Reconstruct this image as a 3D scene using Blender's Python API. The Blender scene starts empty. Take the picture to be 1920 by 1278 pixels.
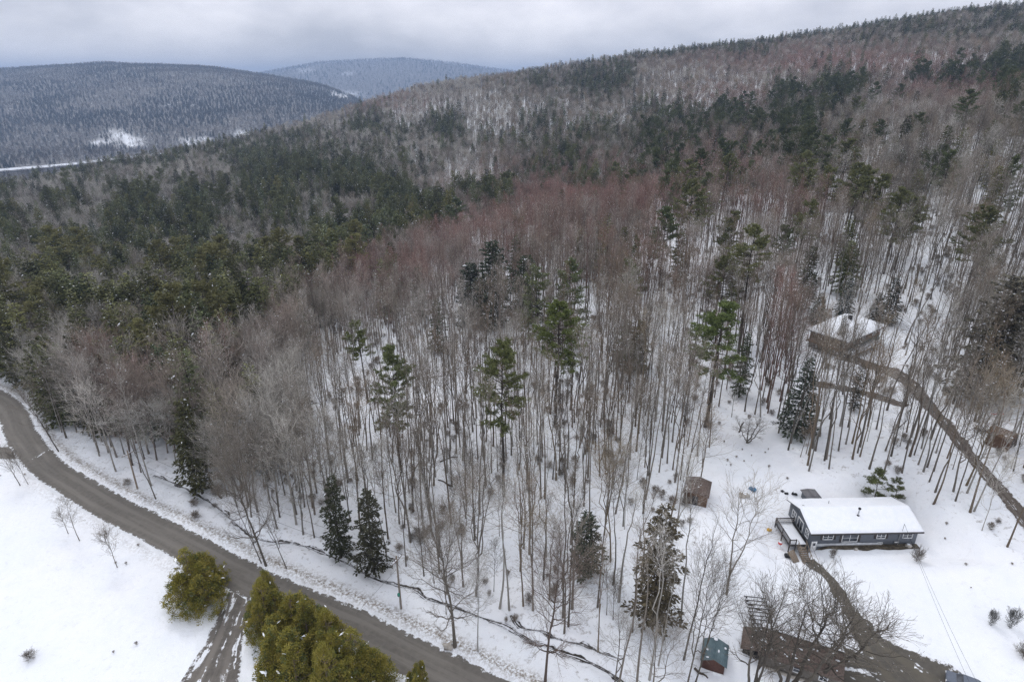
import bpy, math, random
import numpy as np
from mathutils import Vector, Matrix

# ------------------------------------------------------------------ camera, sky, sun
S = 1.3                      # metres per working unit of the survey table below
CAMZ = 72.0
F, CX, CY = 1173.0, 960.0, 639.0
PITCH = math.radians(22.6)
CP, SP = math.cos(PITCH), math.sin(PITCH)
scene = bpy.context.scene
COL = scene.collection
cam_d = bpy.data.cameras.new('camera')
cam_d.sensor_width = 36.0
cam_d.lens = 36.0 * F / 1920.0
cam_d.clip_start = 0.5
cam_d.clip_end = 40000.0
cam = bpy.data.objects.new('camera', cam_d)
COL.objects.link(cam)
cam.location = (0, 0, CAMZ)
cam.rotation_euler = (math.pi / 2 - PITCH, 0, 0)
scene.camera = cam
scene.view_settings.view_transform = 'Standard'
scene.view_settings.look = 'None'
scene.view_settings.exposure = 0.14
scene.view_settings.gamma = 1.0
scene.cycles.max_bounces = 4
scene.cycles.diffuse_bounces = 2
scene.cycles.glossy_bounces = 1
scene.cycles.transmission_bounces = 1
scene.cycles.volume_bounces = 0
scene.cycles.transparent_max_bounces = 8
scene.cycles.caustics_reflective = False
scene.cycles.caustics_refractive = False
scene.cycles.use_adaptive_sampling = True
scene.cycles.adaptive_threshold = 0.02
scene.cycles.use_denoising = True
scene.cycles.denoiser = 'OPENIMAGEDENOISE'
scene.cycles.denoising_input_passes = 'RGB_ALBEDO_NORMAL'
scene.cycles.denoising_prefilter = 'NONE'

SUN_EL, SUN_AZ = math.radians(52), math.radians(-35)     # azimuth from +Y towards +X
world = bpy.data.worlds.new('World')
scene.world = world
world.use_nodes = True
wn, wl = world.node_tree.nodes, world.node_tree.links
wn.clear()
wout = wn.new('ShaderNodeOutputWorld')
wbg = wn.new('ShaderNodeBackground')
sky = wn.new('ShaderNodeTexSky')
sky.sky_type = 'NISHITA'
sky.sun_disc = False
sky.sun_elevation = SUN_EL
sky.sun_rotation = SUN_AZ
skm = wn.new('ShaderNodeVectorMath'); skm.operation = 'SCALE'; skm.inputs['Scale'].default_value = 0.10
wl.new(sky.outputs[0], skm.inputs[0])
tc = wn.new('ShaderNodeTexCoord')
sep = wn.new('ShaderNodeSeparateXYZ')
wl.new(tc.outputs['Generated'], sep.inputs[0])
grad = wn.new('ShaderNodeValToRGB')          # overcast: the zenith is brighter than the horizon
grad.color_ramp.elements[0].position = 0.0
grad.color_ramp.elements[0].color = (0.60, 0.615, 0.68, 1)
grad.color_ramp.elements[1].position = 1.0
grad.color_ramp.elements[1].color = (1.16, 1.19, 1.26, 1)
e = grad.color_ramp.elements.new(0.10); e.color = (0.84, 0.835, 0.90, 1)
wl.new(sep.outputs['Z'], grad.inputs[0])
mp = wn.new('ShaderNodeMapping'); mp.inputs['Scale'].default_value = (2.2, 2.2, 5.0)
wl.new(tc.outputs['Generated'], mp.inputs[0])
nz = wn.new('ShaderNodeTexNoise'); nz.inputs['Scale'].default_value = 2.1
nz.inputs['Detail'].default_value = 5; nz.inputs['Roughness'].default_value = 0.52
wl.new(mp.outputs[0], nz.inputs['Vector'])
cr = wn.new('ShaderNodeValToRGB')
cr.color_ramp.elements[0].position = 0.32; cr.color_ramp.elements[0].color = (0.70, 0.715, 0.755, 1)
cr.color_ramp.elements[1].position = 0.66; cr.color_ramp.elements[1].color = (1.30, 1.28, 1.26, 1)
wl.new(nz.outputs['Fac'], cr.inputs[0])
mul = wn.new('ShaderNodeVectorMath'); mul.operation = 'MULTIPLY'
wl.new(grad.outputs[0], mul.inputs[0]); wl.new(cr.outputs[0], mul.inputs[1])
mx = wn.new('ShaderNodeMix'); mx.data_type = 'RGBA'; mx.inputs['Factor'].default_value = 0.90
wl.new(skm.outputs[0], mx.inputs['A']); wl.new(mul.outputs[0], mx.inputs['B'])
wl.new(mx.outputs['Result'], wbg.inputs[0])
wbg.inputs[1].default_value = 1.0
wl.new(wbg.outputs[0], wout.inputs[0])

sun_d = bpy.data.lights.new('sun', 'SUN')
sun_d.energy = 0.7
sun_d.angle = math.radians(14)
sun_d.color = (1.0, 0.965, 0.92)
sun = bpy.data.objects.new('sun', sun_d)
COL.objects.link(sun)
sd = Vector((math.sin(SUN_AZ) * math.cos(SUN_EL), math.cos(SUN_AZ) * math.cos(SUN_EL), math.sin(SUN_EL)))
sun.rotation_euler = (-sd).to_track_quat('-Z', 'Y').to_euler()

# ------------------------------------------------------------------ projection helpers
def ray(px, py):
    u = (np.asarray(px, float) - CX) / F
    v = (CY - np.asarray(py, float)) / F
    return u, CP + v * SP, -SP + v * CP

def at_z(px, py, z):
    x, y, d = ray(px, py)
    k = (z - CAMZ) / d
    return np.array([x * k, y * k, z + 0 * x * k])

def proj(x, y, z):
    x = np.asarray(x, float); y = np.asarray(y, float); dz = np.asarray(z, float) - CAMZ
    dep = y * CP - dz * SP
    up = y * SP + dz * CP
    dep = np.maximum(dep, 0.01)
    return CX + F * x / dep, CY - F * up / dep, dep

# ------------------------------------------------------------------ noise
_rs = np.random.RandomState(7)
_perm = _rs.permutation(4096)
_val = _rs.rand(4096)
def vnoise(x, y):
    xi = np.floor(x).astype(np.int64); yi = np.floor(y).astype(np.int64)
    fx = x - xi; fy = y - yi
    fx = fx * fx * (3 - 2 * fx); fy = fy * fy * (3 - 2 * fy)
    def h(a, b):
        return _val[_perm[(a + _perm[b & 4095]) & 4095]]
    return ((h(xi, yi) * (1 - fx) + h(xi + 1, yi) * fx) * (1 - fy) +
            (h(xi, yi + 1) * (1 - fx) + h(xi + 1, yi + 1) * fx) * fy) * 2 - 1
def fbm(x, y, o=3):
    s = 0; a = 1; n = 0
    for i in range(o):
        s = s + a * vnoise(x * 2 ** i + 17 * i, y * 2 ** i + 31 * i); n += a; a *= 0.5
    return s / n
def sstep(x, a, b):
    t = np.clip((x - a) / (b - a), 0, 1)
    return t * t * (3 - 2 * t)

# ------------------------------------------------------------------ terrain
SURVEY = [  # px, py, distance north, canopy height to take off
    (0,1278,44,0),(480,1278,44.3,0),(960,1278,44.3,0),(1440,1278,42.5,0),(1920,1278,41,0),
    (0,950,69,0),(0,730,110,0),(-500,740,108,0),(-500,1100,55,0),(300,930,72,0),(300,700,118,0),(700,700,111,0),(640,900,75,0),
    (960,930,70,0),(1316,800,85,0),(1300,1030,56.5,0),(1610,1020,58,0),(1560,655,106,0),(1900,820,72,0),(1900,640,105,0),
    (1650,450,170,0),(1900,450,150,0),(2300,500,130,0),(1900,250,260,0),(2300,300,240,0),
    (1650,350,228,0),(1400,400,220,0),(1250,480,180,0),(1000,500,192,0),(1100,350,265,-16),
    (950,250,550,-16),(1080,240,600,0),(300,450,250,-16),(600,400,300,-16),(0,450,220,-16),(0,390,330,-16),(300,360,380,-16),
    (600,300,480,-16),(1500,200,400,-16),(1250,250,400,-16),(1800,150,400,-16),(-400,400,300,-16),
    (-400,370,460,-16),(0,345,480,-16),(300,290,600,-16),(600,222,750,-16),(800,158,840,-16),(960,133,900,-16),(1200,99,900,-16),
    (1500,65,850,-16),(1750,22,800,-16),(1920,6,750,-16),(2400,-40,700,-16),
]
RIDGE_T, RIDGE_Y = [], []
pts = []
for (px, py, Y, off) in SURVEY:
    x, y, d = ray(px, py)
    k = Y / y
    pts.append((x * k * S, Y * S, CAMZ + (d * k + off) * S))
    if (px, py) in ((0,345),(300,290),(600,222),(800,158),(960,133),(1200,99),(1500,65),(1750,22),(1920,6),(2400,-40)):
        RIDGE_T.append(x * k / Y); RIDGE_Y.append(Y * S)
for X, Y, z in ((-60, -30, .5), (60, -30, 1.5), (-60, 10, .5), (0, 20, .5), (60, 20, 3), (0, -60, 1), (140, 20, 10), (200, 60, 14), (-140, 20, 0)):
    pts.append((X, Y, z))
pts = np.array(pts)
o_ = np.argsort(RIDGE_T); RIDGE_T = np.array(RIDGE_T)[o_]; RIDGE_Y = np.array(RIDGE_Y)[o_]
def _ab(x, y):
    yy = np.maximum(y, -70) + 110.0
    return 2.2 * x / yy, np.log(yy) * 1.5
A_, B_ = _ab(pts[:, 0], pts[:, 1])
def _ker(r2):
    return 0.5 * r2 * np.log(r2 + 1e-9)
n_ = len(pts)
K_ = _ker((A_[:, None] - A_[None]) ** 2 + (B_[:, None] - B_[None]) ** 2) + np.eye(n_) * 0.004
P_ = np.c_[np.ones(n_), A_, B_]
M_ = np.block([[K_, P_], [P_.T, np.zeros((3, 3))]])
W_ = np.linalg.solve(M_, np.r_[pts[:, 2], 0, 0, 0])
def near_raw(x, y):
    sh = np.shape(x)
    a, b = _ab(np.ravel(x), np.ravel(y))
    out = np.empty(a.size)
    for i in range(0, a.size, 200000):
        aa, bb = a[i:i + 200000], b[i:i + 200000]
        k = _ker((aa[:, None] - A_[None]) ** 2 + (bb[:, None] - B_[None]) ** 2)
        out[i:i + 200000] = k @ W_[:n_] + W_[n_] + W_[n_ + 1] * aa + W_[n_ + 2] * bb
    return out.reshape(sh)
VALLEY = -149.0
H1 = [(-900, 170), (-300, 138), (0, 128), (200, 116), (400, 124), (500, 139), (600, 158), (660, 178), (720, 215), (900, 260), (2600, 330)]
H2 = [(-900, 150), (300, 170), (430, 150), (520, 131), (600, 117), (760, 110), (860, 120), (935, 131), (1100, 150), (2600, 160)]
def crest(tab, Y0):
    ts, zs = [], []
    for px, py in tab:
        x, y, d = ray(px, py); ts.append(x / y); zs.append(CAMZ + d / y * Y0)
    return np.array(ts), np.maximum(np.array(zs), VALLEY)
C1, C2 = crest(H1, 4200.0), crest(H2, 9500.0)
def far_h(x, y):
    t = x / np.maximum(y, 1)
    def bump(c, y0, yc, y1):
        z = np.interp(t, c[0], c[1]) - 14
        b = np.where(y < yc, sstep(y, y0, yc) ** 0.85, 1 - sstep(y, yc, y1))
        return np.maximum(z - VALLEY, 0) * b
    z = VALLEY + bump(C1, 2150, 4200, 5600) + bump(C2, 6000, 9500, 12500)
    z = z + fbm(x / 420, y / 420, 4) * 26 * sstep(y, 2200, 2900) * (1 - 0.55 * sstep(y, 3500, 4300))
    return z

def polydist(x, y, pl):
    d = np.full(np.shape(x), 1e9)
    for i in range(len(pl) - 1):
        ax, ay = pl[i][:2]; bx, by = pl[i + 1][:2]
        vx, vy = bx - ax, by - ay
        t = np.clip(((x - ax) * vx + (y - ay) * vy) / (vx * vx + vy * vy), 0, 1)
        d = np.minimum(d, np.hypot(x - ax - t * vx, y - ay - t * vy))
    return d
PADS = []          # (cx, cy, radius_x, radius_y, yaw, z)
ROADS = []         # (polyline, half width, berm)
CREEKS = []
def height(x, y):
    x = np.asarray(x, float); y = np.asarray(y, float)
    t = x / np.maximum(y, 60)
    yr = np.interp(t, RIDGE_T, RIDGE_Y)
    zn = near_raw(x, np.minimum(y, yr + 60))
    w = sstep(y, yr + 25, yr + 620)
    z = zn * (1 - w) + far_h(x, y) * w
    amp = sstep(y, 160, 420) * (1 - w)
    z = z + amp * 3.0 * fbm(x / 70, y / 70)
    nearw = 1 - sstep(y, 260, 400)
    m = (nearw > 0)
    hum = 0.55 * fbm(x / 19, y / 19, 3) + 0.17 * fbm(x / 2.3, y / 2.3, 2)
    if np.any(m):
        xs, ys = x[m], y[m]
        h = hum[m]; base = z[m]
        fld = np.where(xs < FIELD_X(ys), 0.25, 1.0)
        h = h * fld
        for pl, hw, berm in ROADS:
            d = polydist(xs, ys, pl)
            d = d + 0.35 * vnoise(xs * .7, ys * .7)
            h = h * sstep(d, hw + .3, hw + 5)
            h = h - 0.10 * (1 - sstep(d, hw, hw + .7))
            h = h + berm * np.exp(-((d - hw - 1.1) / 0.65) ** 2) * (0.7 + 0.5 * vnoise(xs * 1.3, ys * 1.3))
        for pl, hw, dep in CREEKS:
            d = polydist(xs, ys, pl) + 0.3 * vnoise(xs * .9, ys * .9)
            h = h - dep * (1 - sstep(d, hw * .5, hw * 2.4))
        for cx, cy, rx, ry, yaw, pz, bl in PADS:
            c, s = math.cos(yaw), math.sin(yaw)
            lx = (xs - cx) * c + (ys - cy) * s; ly = -(xs - cx) * s + (ys - cy) * c
            dd = np.maximum(np.abs(lx) - rx, np.abs(ly) - ry)
            ww = 1 - sstep(dd, 0, bl)
            base = base * (1 - ww) + pz * ww
            h = h * (1 - ww)
        z = z.copy()
        z[m] = base + h * nearw[m]
    return z
FIELD_X = lambda ys: np.full(np.shape(ys), -1e9)

def hit(px, py, lo=30.0, hi=14000.0):
    """the point of the ground seen at a place in the survey picture"""
    x, y, d = ray(px, py)
    k = np.geomspace(lo, hi, 500)
    g = height(x * k, y * k) - (CAMZ + d * k)
    idx = np.where(g > 0)[0]
    if len(idx) == 0:
        k1 = hi; return np.array([x * k1, y * k1, CAMZ + d * k1])
    i = max(idx[0], 1)
    a, b = k[i - 1], k[i]
    for _ in range(4):
        kk = np.linspace(a, b, 12)
        gg = height(x * kk, y * kk) - (CAMZ + d * kk)
        j = np.where(gg > 0)[0]
        j = max(j[0], 1) if len(j) else 11
        a, b = kk[j - 1], kk[j]
    kk = .5 * (a + b)
    return np.array([x * kk, y * kk, CAMZ + d * kk])
def hits(lst):
    return [hit(a, b) for a, b in lst]

road_c = [(-170,700),(-60,722),(0,750),(24,778),(36,806),(54,838),(92,878),(147,912),(200,944),(251,972),(304,998),(380,1038),(460,1083),(560,1129),(660,1171),(720,1203),(800,1242),(865,1276),(960,1330),(1060,1390)]
side_c = [(52,850),(20,850),(-60,846),(-200,850)]
lane_c = [(452,1108),(440,1142),(424,1190),(392,1278),(362,1350)]
drive_c = [(1519,1040),(1540,1066),(1572,1110),(1604,1160),(1640,1212),(1690,1262),(1740,1300),(1800,1350)]
udrive_c = [(1576,666),(1616,676),(1660,692),(1700,715),(1735,752),(1770,792),(1808,840),(1850,892),(1890,940),(1925,985),(1990,1060)]
creek_c = [(288,888),(330,905),(372,926),(410,950),(450,985),(492,1008),(560,1018),(610,1035),(650,1052),(700,1080),(740,1092),(775,1100),(805,1120),(850,1132),(900,1152),(950,1170),(985,1195),(1020,1206),(1060,1222),(1110,1240),(1150,1262),(1180,1290)]
creek2_c = [(958,1150),(975,1172),(1010,1180),(1050,1196),(1100,1208),(1130,1222),(1170,1234)]
road_w = [tuple(p[:2]) for p in hits(road_c)]
side_w = [tuple(p[:2]) for p in hits(side_c)]
lane_w = [tuple(p[:2]) for p in hits(lane_c)]
drive_w = [tuple(p[:2]) for p in hits(drive_c)]
udrive_w = [tuple(p[:2]) for p in hits(udrive_c)]
creek_w = [tuple(p[:2]) for p in hits(creek_c)]
creek2_w = [tuple(p[:2]) for p in hits(creek2_c)]
_rx = np.array([p[0] for p in road_w]); _ry = np.array([p[1] for p in road_w])
_o = np.argsort(_ry)
FIELD_X = lambda ys: np.interp(ys, _ry[_o], _rx[_o])
RANCH_Z = 7.0
fl = at_z(1518, 1023, RANCH_Z); fr = at_z(1715, 1019, RANCH_Z)
RANCH_YAW = math.atan2(fr[1] - fl[1], fr[0] - fl[0])
RANCH_L = float(np.hypot(fr[0] - fl[0], fr[1] - fl[1]))
RANCH_D = 7.4
rc = (fl + fr) / 2 + np.array([-math.sin(RANCH_YAW), math.cos(RANCH_YAW), 0]) * RANCH_D / 2
PADS.append((rc[0], rc[1], RANCH_L / 2 + 2, RANCH_D / 2 + 2, RANCH_YAW, RANCH_Z, 6))
PADS.append((fl[0] - 2.6, fl[1] + .2, 2.6, 3.4, RANCH_YAW, RANCH_Z - 1.25, 3.0))
UP_Z = 12.2
ul = at_z(1510, 648, UP_Z); uc = at_z(1581, 671, UP_Z); ur = at_z(1646, 641, UP_Z)
PADS.append(((ul[0] + ur[0]) / 2, (ul[1] + ur[1]) / 2, 10, 10, 0.6, UP_Z, 7))
ROADS += [(road_w, 2.7, 0.42), (side_w, 2.6, 0.3), (lane_w, 2.2, 0.12), (drive_w, 1.3, 0.15), (udrive_w, 1.3, 0.25)]
CREEKS += [(creek_w, 0.5, 0.45), (creek2_w, 0.35, 0.3)]

# ------------------------------------------------------------------ mesh helpers
class MB:
    def __init__(self):
        self.v = []; self.q = []; self.t = []; self.qm = []; self.tm = []; self.n = 0
    def add(self, v, f, m=0):
        v = np.asarray(v, float).reshape(-1, 3); f = np.asarray(f, np.int64)
        self.v.append(v)
        if f.shape[1] == 4:
            self.q.append(f + self.n); self.qm.append(np.full(len(f), m))
        else:
            self.t.append(f + self.n); self.tm.append(np.full(len(f), m))
        self.n += len(v)
        return self
    def merge(self, o, moff=0):
        for a in o.v: self.v.append(a)
        for a, m in zip(o.q, o.qm): self.q.append(a + self.n); self.qm.append(m + moff)
        for a, m in zip(o.t, o.tm): self.t.append(a + self.n); self.tm.append(m + moff)
        self.n += o.n
        return self
    def mesh(self, name, mats, smooth=False):
        me = bpy.data.meshes.new(name)
        V = np.concatenate(self.v) if self.v else np.zeros((0, 3))
        Q = np.concatenate(self.q) if self.q else np.zeros((0, 4), np.int64)
        T = np.concatenate(self.t) if self.t else np.zeros((0, 3), np.int64)
        mi = np.concatenate(self.qm + self.tm) if (self.qm or self.tm) else np.zeros(0)
        me.vertices.add(len(V)); me.vertices.foreach_set('co', V.astype(np.float32).ravel())
        me.loops.add(Q.size + T.size)
        me.loops.foreach_set('vertex_index', np.concatenate([Q.ravel(), T.ravel()]).astype(np.int32))
        me.polygons.add(len(Q) + len(T))
        me.polygons.foreach_set('loop_start', np.concatenate([np.arange(len(Q)) * 4, Q.size + np.arange(len(T)) * 3]).astype(np.int32))
        for m in mats: me.materials.append(m)
        me.polygons.foreach_set('material_index', mi.astype(np.int32))
        if smooth: me.polygons.foreach_set('use_smooth', np.ones(len(mi), bool))
        me.update(calc_edges=True)
        return me
    def obj(self, name, mats, parent=None, smooth=False, loc=None):
        o = bpy.data.objects.new(name, self.mesh(name, mats if isinstance(mats, (list, tuple)) else [mats], smooth))
        COL.objects.link(o)
        if parent is not None: o.parent = parent
        if loc is not None: o.location = loc
        return o
    def box(self, x0, x1, y0, y1, z0, z1, m=0, yaw=0, c=(0, 0)):
        v = np.array([(x, y, z) for z in (z0, z1) for x, y in ((x0, y0), (x1, y0), (x1, y1), (x0, y1))], float)
        if yaw:
            a, b = v[:, 0] - c[0], v[:, 1] - c[1]
            v[:, 0] = c[0] + a * math.cos(yaw) - b * math.sin(yaw); v[:, 1] = c[1] + a * math.sin(yaw) + b * math.cos(yaw)
        return self.add(v, [(3, 2, 1, 0), (4, 5, 6, 7), (0, 1, 5, 4), (1, 2, 6, 5), (2, 3, 7, 6), (3, 0, 4, 7)], m)
    def slab(self, p, th, m=0):
        """a quad plate given by four corners, extruded by th along -z"""
        p = np.array(p, float); lo = p.copy(); lo[:, 2] -= th
        return self.add(np.r_[lo, p], [(3, 2, 1, 0), (4, 5, 6, 7), (0, 1, 5, 4), (1, 2, 6, 5), (2, 3, 7, 6), (3, 0, 4, 7)], m)
    def prism(self, ring0, ring1, m=0, cap=True):
        a = np.array(ring0, float); b = np.array(ring1, float); n = len(a)
        self.add(np.r_[a, b], [(i, (i + 1) % n, n + (i + 1) % n, n + i) for i in range(n)], m)
        if cap:
            for r, s in ((a, -1), (b, 1)):
                c = r.mean(0); f = [(i, (i + 1) % n, n) if s > 0 else ((i + 1) % n, i, n) for i in range(n)]
                self.add(np.r_[r, [c]], f, m)
        return self
    def tube(self, P, R, k=6, m=0, cap=True):
        P = np.array(P, float)[None]; R = np.broadcast_to(np.array(R, float), (P.shape[1],))[None]
        v, f = tubes(P, R, k); self.add(v, f, m)
        if cap:
            n = P.shape[1]
            for j in (0, n - 1):
                ring = v.reshape(n, k, 3)[j]
                self.add(np.r_[ring, [P[0, j]]], [(i, (i + 1) % k, k) for i in range(k)], m)
        return self
    def blob(self, c, r, m=0, seed=0, n=8, rough=.25):
        rng = np.random.RandomState(seed)
        th = np.linspace(0, 2 * np.pi, n, endpoint=False); ph = np.linspace(0, np.pi, n // 2 + 2)[1:-1]
        V = [(math.sin(p) * math.cos(t), math.sin(p) * math.sin(t), math.cos(p)) for p in ph for t in th] + [(0, 0, 1), (0, 0, -1)]
        V = np.array(V) * (1 + rough * (rng.rand(len(V), 1) - .5) * 2) * np.array(r) + np.array(c)
        f = []
        for i in range(len(ph) - 1):
            for j in range(n):
                f.append((i * n + j, (i + 1) * n + j, (i + 1) * n + (j + 1) % n, i * n + (j + 1) % n))
        self.add(V, f, m)
        L = len(ph) * n; g = []
        for j in range(n):
            g.append((j, (j + 1) % n, L)); g.append(((len(ph) - 1) * n + (j + 1) % n, (len(ph) - 1) * n + j, L + 1))
        self.t.append(np.array(g) + self.n - len(V)); self.tm.append(np.full(len(g), m))
        return self

def norm(a):
    return a / np.maximum(np.linalg.norm(a, axis=-1, keepdims=True), 1e-9)
def tubes(P, R, k):
    M, n, _ = P.shape
    T = norm(np.gradient(P, axis=1))
    mean = norm(P[:, -1] - P[:, 0])
    ref = np.where(np.abs(mean[:, 2:3]) > .7, np.array([[1., .2, 0]]), np.array([[0.1, 0, 1.]]))[:, None, :]
    N1 = norm(np.cross(T, ref)); N2 = np.cross(T, N1)
    a = np.linspace(0, 2 * np.pi, k, endpoint=False)
    V = P[:, :, None, :] + R[:, :, None, None] * (np.cos(a)[None, None, :, None] * N1[:, :, None, :] + np.sin(a)[None, None, :, None] * N2[:, :, None, :])
    base = (np.arange(M) * n * k)[:, None, None] + (np.arange(n - 1) * k)[None, :, None]
    i = np.arange(k); j = (i + 1) % k
    f = np.stack([base + i, base + j, base + k + j, base + k + i], -1).reshape(-1, 4)
    return V.reshape(-1, 3), f
def spawn(P, R, c, u0, a0, a1, lr, m, up, rng, rr=.55, rt=.35, wob=.06, u1=.98):
    """c children on each parent polyline"""
    M, n, _ = P.shape
    u = u0 + (u1 - u0) * (np.arange(c)[None] + rng.rand(M, c)) / c
    f = u * (n - 1); i = np.clip(f.astype(int), 0, n - 2); w = (f - i)[..., None]
    ar = np.arange(M)[:, None]
    O = P[ar, i] * (1 - w) + P[ar, i + 1] * w
    r = R[ar, i] * (1 - w[..., 0]) + R[ar, i + 1] * w[..., 0]
    T = norm(P[ar, i + 1] - P[ar, i])
    q = rng.normal(size=(M, c, 3)); q = norm(q - (q * T).sum(-1, keepdims=True) * T)
    an = np.radians(a0 + (a1 - a0) * rng.rand(M, c))[..., None]
    D = T * np.cos(an) + q * np.sin(an)
    Lp = np.linalg.norm(P[:, -1] - P[:, 0], axis=-1)[:, None]
    L = Lp * lr * (1.15 - .6 * (u - u0) / (1 - u0 + 1e-6)) * (.7 + .6 * rng.rand(M, c))
    s = np.linspace(0, 1, m)
    C = O[..., None, :] + D[..., None, :] * (L[..., None] * s)[..., None]
    C[..., 2] += up * L[..., None] * s ** 2
    C[..., 1:, :] += rng.normal(size=(M, c, m - 1, 3)) * (wob * L)[..., None, None] * s[1:][None, None, :, None]
    RR = np.minimum(r * rr, 9)[..., None] * (1 - (1 - rt) * s)
    return C.reshape(M * c, m, 3), RR.reshape(M * c, m)
def kites(C, D, Wv):
    V = np.stack([C, C + .45 * D + Wv, C + D, C + .45 * D - Wv], 1).reshape(-1, 3)
    return V, np.arange(len(V)).reshape(-1, 4)

# ------------------------------------------------------------------ materials
def mat(name, col=(.5, .5, .5), rough=.8, noise=None, c2=None, bump=0, metal=0, spec=.3, coord='Object', nscale=4, stops=(.4, .6), sx=(1, 1, 1)):
    m = bpy.data.materials.new(name); m.use_nodes = True
    n, l = m.node_tree.nodes, m.node_tree.links
    b = n['Principled BSDF']
    b.inputs['Base Color'].default_value = (*col, 1); b.inputs['Roughness'].default_value = rough
    b.inputs['Metallic'].default_value = metal; b.inputs['Specular IOR Level'].default_value = spec
    t = n.new('ShaderNodeTexCoord'); mp = n.new('ShaderNodeMapping'); mp.inputs['Scale'].default_value = sx
    l.new(t.outputs[coord], mp.inputs[0])
    z = n.new('ShaderNodeTexNoise'); z.inputs['Scale'].default_value = nscale; z.inputs['Detail'].default_value = 4
    l.new(mp.outputs[0], z.inputs['Vector'])
    r = n.new('ShaderNodeValToRGB'); r.color_ramp.elements[0].position = stops[0]; r.color_ramp.elements[1].position = stops[1]
    r.color_ramp.elements[0].color = (*col, 1); r.color_ramp.elements[1].color = (*(c2 or tuple(min(1, c * 1.25) for c in col)), 1)
    l.new(z.outputs['Fac'], r.inputs[0]); l.new(r.outputs[0], b.inputs['Base Color'])
    if bump:
        bp = n.new('ShaderNodeBump'); bp.inputs['Strength'].default_value = bump; bp.inputs['Distance'].default_value = .05
        l.new(z.outputs['Fac'], bp.inputs['Height']); l.new(bp.outputs[0], b.inputs['Normal'])
    return m
def tint_mat(name, rough=.85, jit=.25, mid=1.0):
    """bark, twigs and needles: the colour of the species comes with each tree"""
    m = bpy.data.materials.new(name); m.use_nodes = True
    n, l = m.node_tree.nodes, m.node_tree.links
    b = n['Principled BSDF']; b.inputs['Roughness'].default_value = rough; b.inputs['Specular IOR Level'].default_value = .15
    a = n.new('ShaderNodeAttribute'); a.attribute_type = 'INSTANCER'; a.attribute_name = 'tint'
    g = n.new('ShaderNodeNewGeometry')
    mr = n.new('ShaderNodeMapRange'); mr.inputs['To Min'].default_value = mid * (1 - jit); mr.inputs['To Max'].default_value = mid * (1 + jit)
    l.new(g.outputs['Random Per Island'], mr.inputs['Value'])
    v = n.new('ShaderNodeVectorMath'); v.operation = 'SCALE'
    l.new(a.outputs['Vector'], v.inputs[0]); l.new(mr.outputs[0], v.inputs['Scale'])
    l.new(v.outputs[0], b.inputs['Base Color'])
    return m
M_BARK = tint_mat('bark', jit=.28, mid=.55)
M_TWIG = tint_mat('twigs', jit=.35)
M_NEEDLE = tint_mat('needles', jit=.5, rough=.75)
M_SNOWCLUMP = mat('snow_clump', (.82, .85, .9), .6, c2=(.86, .88, .92))
M_SNOW = mat('roof_snow', (.86, .88, .92), .6, nscale=1.2, c2=(.82, .85, .9), bump=.15)

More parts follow.
